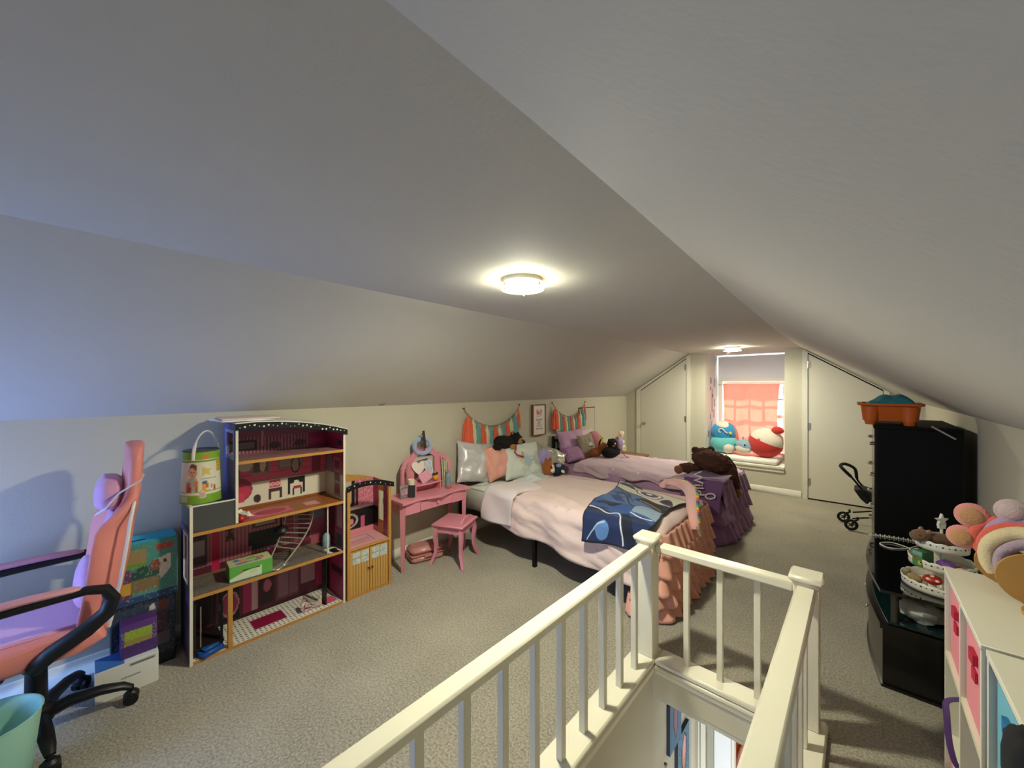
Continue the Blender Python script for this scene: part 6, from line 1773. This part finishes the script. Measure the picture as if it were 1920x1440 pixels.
CXT, CYT, CZT = .315, 2.98, .503
TT = thing('tiered_tray', 'white three tier scalloped tray with a star finial on the tv stand', 'tiered tray', (CXT, CYT, CZT))
WT = mat('white_enamel', '#e6e3d8', .4)
part('pole', MB().cyl((CXT, CYT, CZT), (CXT, CYT, CZT + .33), .006, n=10), WT, TT)
TIERS = [(.145, 0.0), (.118, .112), (.095, .210)]
for r, dz in TIERS:
    z = CZT + dz
    n = 96
    vs = MB()
    def tf_(u, v, r=r, z=z):
        a = 2 * PI * u
        sc = .006 * abs(math.sin(a * r * 150 / 2))
        return ((r + .004 * v) * math.cos(a) + CXT, (r + .004 * v) * math.sin(a) + CYT, z + .002 + v * (.040 + sc))
    vs.grid(tf_, n, 3)
    t_o = part('tray_rim', vs, WT, TT, sol=.003)
    part('tray_floor', MB().cyl((CXT, CYT, z + .0005), (CXT, CYT, z + .005), r, n=48), WT, TT)
    hl_ = MB()
    nh = int(r * 2 * PI / .020)
    for k in range(nh):
        a = 2 * PI * (k + .5) / nh
        d_ = Vector((math.cos(a), math.sin(a), 0))
        p = Vector((CXT, CYT, z + .030)) + d_ * (r + .0052)
        hl_.M = Matrix.Translation(p) @ d_.to_track_quat('Z', 'Y').to_matrix().to_4x4()
        hl_.cyl((0, 0, -.0005), (0, 0, .0006), .0042 if k % 2 else .0026, n=8)
    ho = part('pierced_holes', hl_, mat('hole_dark', '#3a342a', .9), t_o)
    ho['kind'] = 'stuff'
star = []
for k in range(10):
    a = PI / 2 + k * PI / 5; rr_ = .034 if k % 2 == 0 else .014
    star.append((rr_ * math.cos(a), rr_ * math.sin(a)))
sm = MB(tr(CXT, CYT, CZT + .355) @ rot(0, 0, 42)); sm.prism(star, 'y', -.006, .006)
part('star_finial', sm, WT, TT, smooth=False)
sm = MB(tr(CXT, CYT, CZT + .325) @ rot(0, 0, 42)); sm.prism([(-.016, -.012), (.016, -.012), (.018, .02), (0, .01), (-.018, .02)], 'y', -.006, .006)
part('finial_base', sm, WT, TT, smooth=False)
GP = fur('mouse_brown_fur', '#76583f', .2)
plush('plush_hamster', 'brown plush hamster lying on the top tier of the white tray', (CXT - .03, CYT - .02, CZT + .222), rot(0, 0, 38), [
    ('body', (.025, 0, .034), (.082, .045, .034), rot(0, 12, 0), GP), ('head', (-.065, 0, .052), (.045, .034, .030), rot(0, -10, 0), GP), ('ear', (-.045, -.024, .078), (.012, .006, .011), I, fur('pinkish_fur', '#b08a70')), ('ear', (-.04, .024, .078), (.012, .006, .011), I, fur('pinkish_fur', '#b08a70')), ('eye', (-.088, -.024, .058), .004, I, BD)])
z1 = CZT + .118
pb = thing('toy_pack', 'small green picture box with red and yellow spots on the middle tier', 'box', (.245, 2.925, z1), rz=-40)
part('carton', MB().box(-.022, .022, -.036, .036, 0, .078, b=.002), mat('leaf_green_card', '#3f7a42', .5), pb, world=False)
part('printed_front', panel((-.036 + .015, -.0365, .002), (.042, 0, 0), (0, 0, .074), 24, 40, '#4a8a4c', [('n', '#3a6a9a', .1, 2), ('e', .3, .55, .2, .12, '#b0402c'), ('e', .75, .25, .2, .14, '#d9b83a'), ('r', 0, .75, 1, 1, '#7fa6a8')]), PRINT, pb, world=False)
part('printed_side', panel((-.0225, .035, .002), (0, -.070, 0), (0, 0, .074), 30, 40, '#4a8a4c', [('n', '#6fae5c', .2, 6), ('e', .3, .5, .16, .14, '#b0402c'), ('e', .78, .25, .16, .14, '#e0c23c'), ('r', 0, .78, 1, 1, '#7fa6a8')]), PRINT, pb, world=False)
mb = MB(tr(.325, 2.905, z1) @ rot(0, 0, -45)); mb.box(-.035, .035, -.03, .03, 0, .05, b=.014)
solo('purple_purse', mb, mat('violet_glitter', '#6d3f92', .4, col2='#8a5ab0', vscale=80), 'purple glitter purse on the middle tier of the white tray', 'purse')
mb = MB(tr(.370, 2.915, z1) @ rot(0, 0, -60)); mb.ell((0, 0, .018), (.024, .018, .018), nu=14, nv=8); mb.ell((.03, .01, .016), (.016, .014, .016), nu=12, nv=8)
solo('red_beads', mb, mat('berry_red', '#b03038', .4), 'berry red toy beads beside the purple purse', 'toy')
z0_ = CZT + .006
LAMB = fur('oat_fur', '#a48a5c', .2)
plush('toy_lamb', 'little oat coloured toy lamb on the bottom tier', (.215, 2.93, z0_), rot(0, 0, -40), [('body', (0, 0, .036), (.034, .02, .022), I, LAMB), ('head', (-.036, 0, .058), (.016, .014, .014), I, LAMB), ('leg', (-.018, -.01, .012), (.006, .006, .014), I, LAMB), ('leg', (.02, -.01, .012), (.006, .006, .014), I, LAMB), ('leg', (-.018, .01, .012), (.006, .006, .014), I, LAMB), ('leg', (.02, .01, .012), (.006, .006, .014), I, LAMB)], cat='toy')
plush('toy_mushroom', 'red toadstool toy with white spots on the bottom tier', (.275, 2.885, z0_), I, [('stalk', (0, 0, .028), (.016, .016, .028), I, WHF), ('cap', (0, 0, .062), (.036, .036, .022), I, mat('toadstool_red', '#b8261f', .35)), ('spot', (-.018, -.026, .070), (.009, .007, .007), I, WHF), ('spot', (.012, -.030, .068), (.009, .007, .007), I, WHF), ('spot', (-.002, -.012, .083), (.009, .009, .004), I, WHF)], cat='toy')

# ---- white cube organisers
OW = mat('white_foil_board', '#e0dbc9', .45, var=.015)
OLINE = mat('seam_grey', '#6d675a', .7)
def organiser(label, x0, x1, y0, y1, H, rows=3, cols=2):
    o = thing('cube_organiser', label, 'organiser', ((x0 + x1) / 2, (y0 + y1) / 2, 0), group='white cube organisers')
    t = .016
    part('top_panel', MB().box(x0 - .002, x1, y0, y1, H - t, H, b=.0015), OW, o)
    for y in (y0, y1 - t): part('side_panel', MB().box(x0, x1, y, y + t, 0, H - t), OW, o, smooth=False)
    part('divider', MB().box(x0, x1 - .006, (y0 + y1 - t) / 2, (y0 + y1 + t) / 2, t, H - t), OW, o, smooth=False)
    for k in range(rows):
        z = k * (H - t) / rows
        part('shelf', MB().box(x0 + .001, x1 - .006, y0 + t, y1 - t, z, z + t), OW, o, smooth=False)
    part('back_panel', MB().box(x1 - .006, x1, y0 + t, y1 - t, t, H - t), OW, o, smooth=False)
    return o
OX0, OX1 = .228, .535
organiser('white cube organiser with pink bins, farther of the two', OX0, OX1, 1.515, 2.085, .90)
organiser('white cube organiser with blue bins, nearer of the two', OX0 + .008, OX1 + .008, .93, 1.509, .895)
def fabric_bin(name, label, x0, y0, y1, z0, h, m, tabm, group):
    b_ = thing(name, label, 'fabric bin', (x0 + .13, (y0 + y1) / 2, z0), group=group)
    t = .006
    bx_ = MB()
    bx_.box(x0, x0 + t, y0, y1, z0, z0 + h); bx_.box(x0 + .25, x0 + .25 + t, y0, y1, z0, z0 + h)
    bx_.box(x0 + t, x0 + .25, y0, y0 + t, z0, z0 + h); bx_.box(x0 + t, x0 + .25, y1 - t, y1, z0, z0 + h); bx_.box(x0 + t, x0 + .25, y0 + t, y1 - t, z0, z0 + t)
    part('bin_body', bx_, m, b_, smooth=False)
    ym = (y0 + y1) / 2
    for k, zz in enumerate((z0 + h * .80, z0 + h * .60)):  # upper piece is the tab, lower one is added as its reflection
        tb2 = MB()
        tb2.prism([(ym - .030, zz - .010), (ym + .030 - .012 * k, zz - .018), (ym + .032 - .012 * k, zz + .016), (ym - .028, zz + .018)], 'x', x0 - .010 + .004 * k, x0 - .001)
        part('tab_and_reflection', tb2, tabm, b_, smooth=False)
    return b_
PKB = mat('pink_fabric', '#e38d98', .85, bump=.2, bscale=300, var=.03); RTB = mat('crimson_felt', '#b3203c', .8)
BLB = mat('sky_fabric', '#6fb2c6', .85, bump=.2, bscale=300, var=.03); BTB = mat('deep_blue_felt', '#1f6fa0', .8)
zr = [.017 + .2947 * k for k in range(3)]
fabric_bin('fabric_bin', 'pink fabric bin in the far top cube of the white organiser', OX0 + .012, 1.815, 2.062, zr[2], .235, PKB, RTB, 'pink fabric bins')
fabric_bin('fabric_bin', 'pink fabric bin in the near top cube, directly left of the blue bins', OX0 + .012, 1.538, 1.785, zr[2], .235, PKB, RTB, 'pink fabric bins')
fabric_bin('fabric_bin', 'pink fabric bin in the near bottom cube of the white organiser', OX0 + .012, 1.538, 1.785, zr[0], .235, PKB, RTB, 'pink fabric bins')
fabric_bin('fabric_bin', 'pink fabric bin in the far bottom cube of the white organiser', OX0 + .012, 1.815, 2.062, zr[0], .235, PKB, RTB, 'pink fabric bins')
fabric_bin('fabric_bin', 'sky blue fabric bin in the top cube of the nearer organiser', OX0 + .02, 1.236, 1.482, zr[2] - .004, .235, BLB, BTB, 'blue fabric bins')
fabric_bin('fabric_bin', 'sky blue fabric bin below the top one in the nearer organiser', OX0 + .02, 1.236, 1.482, zr[1] - .001, .235, BLB, BTB, 'blue fabric bins')
# purple strap hanging out of the middle cube
ps_ = MB()
ps_.tube(spl([(OX0 + .05, 1.97, zr[1] + .20), (OX0 - .006, 1.96, zr[1] + .175), (OX0 - .012, 1.93, zr[1] + .14), (OX0 - .008, 1.90, zr[1] + .06), (OX0 + .01, 1.885, zr[1] + .008), (OX0 + .06, 1.88, zr[1] + .006)], 6), .011, 8, flat=.4)
solo('purple_strap', ps_, mat('aubergine_webbing', '#4b2a63', .7), 'dark purple strap in the middle cube of the white organiser', 'strap')
mb = MB(tr(OX0 + .13, 1.66, zr[1])); mb.box(-.09, .09, -.10, .10, 0, .10, b=.02)  # rounded mauve block filling part of the near middle cube
solo('mauve_block', mb, mat('mauve_fabric', '#a98a92', .85), 'dull mauve rounded block lying in the middle cube beside the strap', 'pouch', angle=70)

bgm = MB(tr(.222, 1.12, .865)); bgm.ell((0, 0, 0), (.028, .065, .070), p=.85, nu=24, nv=14, nz=.12)
solo('black_pouch', bgm, mat('black_velvet', '#131418', .9), 'black pouch hanging over the front edge of the nearer organiser', 'pouch', angle=80)

# ---- headband stand with plush headbands
HS = thing('headband_stand', 'wooden stand with round end discs for headbands on the organiser', 'headband stand', (.40, 1.95, .90))
WD = mat('birch_ply', '#b98a48', .5, var=.1, vscale=20)
HC = (.375, .0, 0.977)
def disc(x, y, r, t=.010, rz=0):
    M = tr(x, y, .901 + r) @ rot(90, 0, 0)
    d = MB(tr(x, y, .901 + r) @ rot(0, 0, rz) @ rot(90, 0, 0)); d.lathe([(0, -t / 2), (r, -t / 2), (r, t / 2), (0, t / 2)], n=36)
    return d
part('end_disc', disc(.352, 2.035, .062), WD, HS)
part('end_disc', disc(.385, 1.885, .075), WD, HS)
part('rod', MB().cyl((.355, 2.03, .965), (.385, 1.89, .976), .022, n=16), WD, HS)
part('foot_disc', MB(tr(.42, 1.80, .9012)).lathe([(0, 0), (.075, 0), (.075, .010), (0, .010)], n=36), WD, HS)
def headband(label, c, R, r, w, m, ears, extra=None):
    t = thing('headband', label, 'headband', c, group='plush headbands on the stand')
    M = tr(*c) @ R
    pts = [(r * math.cos(math.radians(a)), 0, r * math.sin(math.radians(a))) for a in range(-35, 216, 10)]
    mb = MB(M); mb.tube([(p[0], p[1] + .004 * math.sin(i), p[2]) for i, p in enumerate(pts)], [w * (.8 + .2 * math.sin(PI * i / (len(pts) - 1))) for i in range(len(pts))], 10)
    part('band', mb, m, t, angle=80)
    for a, er, em, im in ears:
        ex, ez = (r + er * .75) * math.cos(math.radians(a)), (r + er * .75) * math.sin(math.radians(a))
        mb = MB(M); mb.ell((ex, 0, ez), (er, .017, er), nu=20, nv=12); part('ear', mb, em, t, angle=80)
        mb = MB(M); mb.ell((ex, -.010, ez), (er * .72, .011, er * .72), nu=18, nv=10); part('inner_ear', mb, im, t, angle=80)
    return t
ROSE, CORP, LAVP, BUT, GRY = fur('rose_plush', '#d58a80'), fur('coral_plush', '#d8604e'), fur('lavender_knit', '#a893b8'), fur('buttercream_plush', '#d8c49a'), fur('dove_plush', '#c0aaa6')
RZ = rot(0, 0, -18)
headband('coral headband with rosy round ears, farthest on the wooden stand', (.362, 2.035, 1.035), RZ @ rot(0, -18, 0), .070, .017, CORP, [(120, .044, ROSE, fur('tan_satin', '#b98a5c')), (168, .040, ROSE, fur('tan_satin', '#b98a5c'))])
headband('lavender headband with dusky round ears behind the cream one', (.392, 2.00, 1.045), RZ @ rot(0, 10, 0), .076, .018, LAVP, [(60, .048, GRY, GRY), (115, .040, GRY, GRY)])
headband('red coral headband looped in the middle of the wooden stand', (.378, 1.965, 1.025), RZ, .080, .018, CORP, [])
headband('buttercream headband on the front of the wooden stand', (.388, 1.930, 1.010), RZ, .088, .022, BUT, [])
headband('dusty lilac headband with bows nearest on the wooden stand', (.400, 1.905, .998), RZ, .078, .016, fur('lilac_grey_plush', '#a9929c'), [(75, .030, ROSE, BUT)])

# storage box seen behind the tiered tray, against the wall
sb_ = thing('storage_box', 'pale grey storage box on the floor between tv stand and organiser', 'box', (.40, 2.45, 0))
part('body', MB().box(.30, .55, 2.33, 2.70, 0, .44, b=.006), mat('pale_grey_board', '#9c9a8c', .6), sb_)
part('lid', MB().box(.295, .555, 2.325, 2.705, .441, .465, b=.005), mat('pale_grey_board2', '#a8a696', .6), sb_)

for _o in bpy.data.objects:
    if '_M' in _o: del _o['_M']
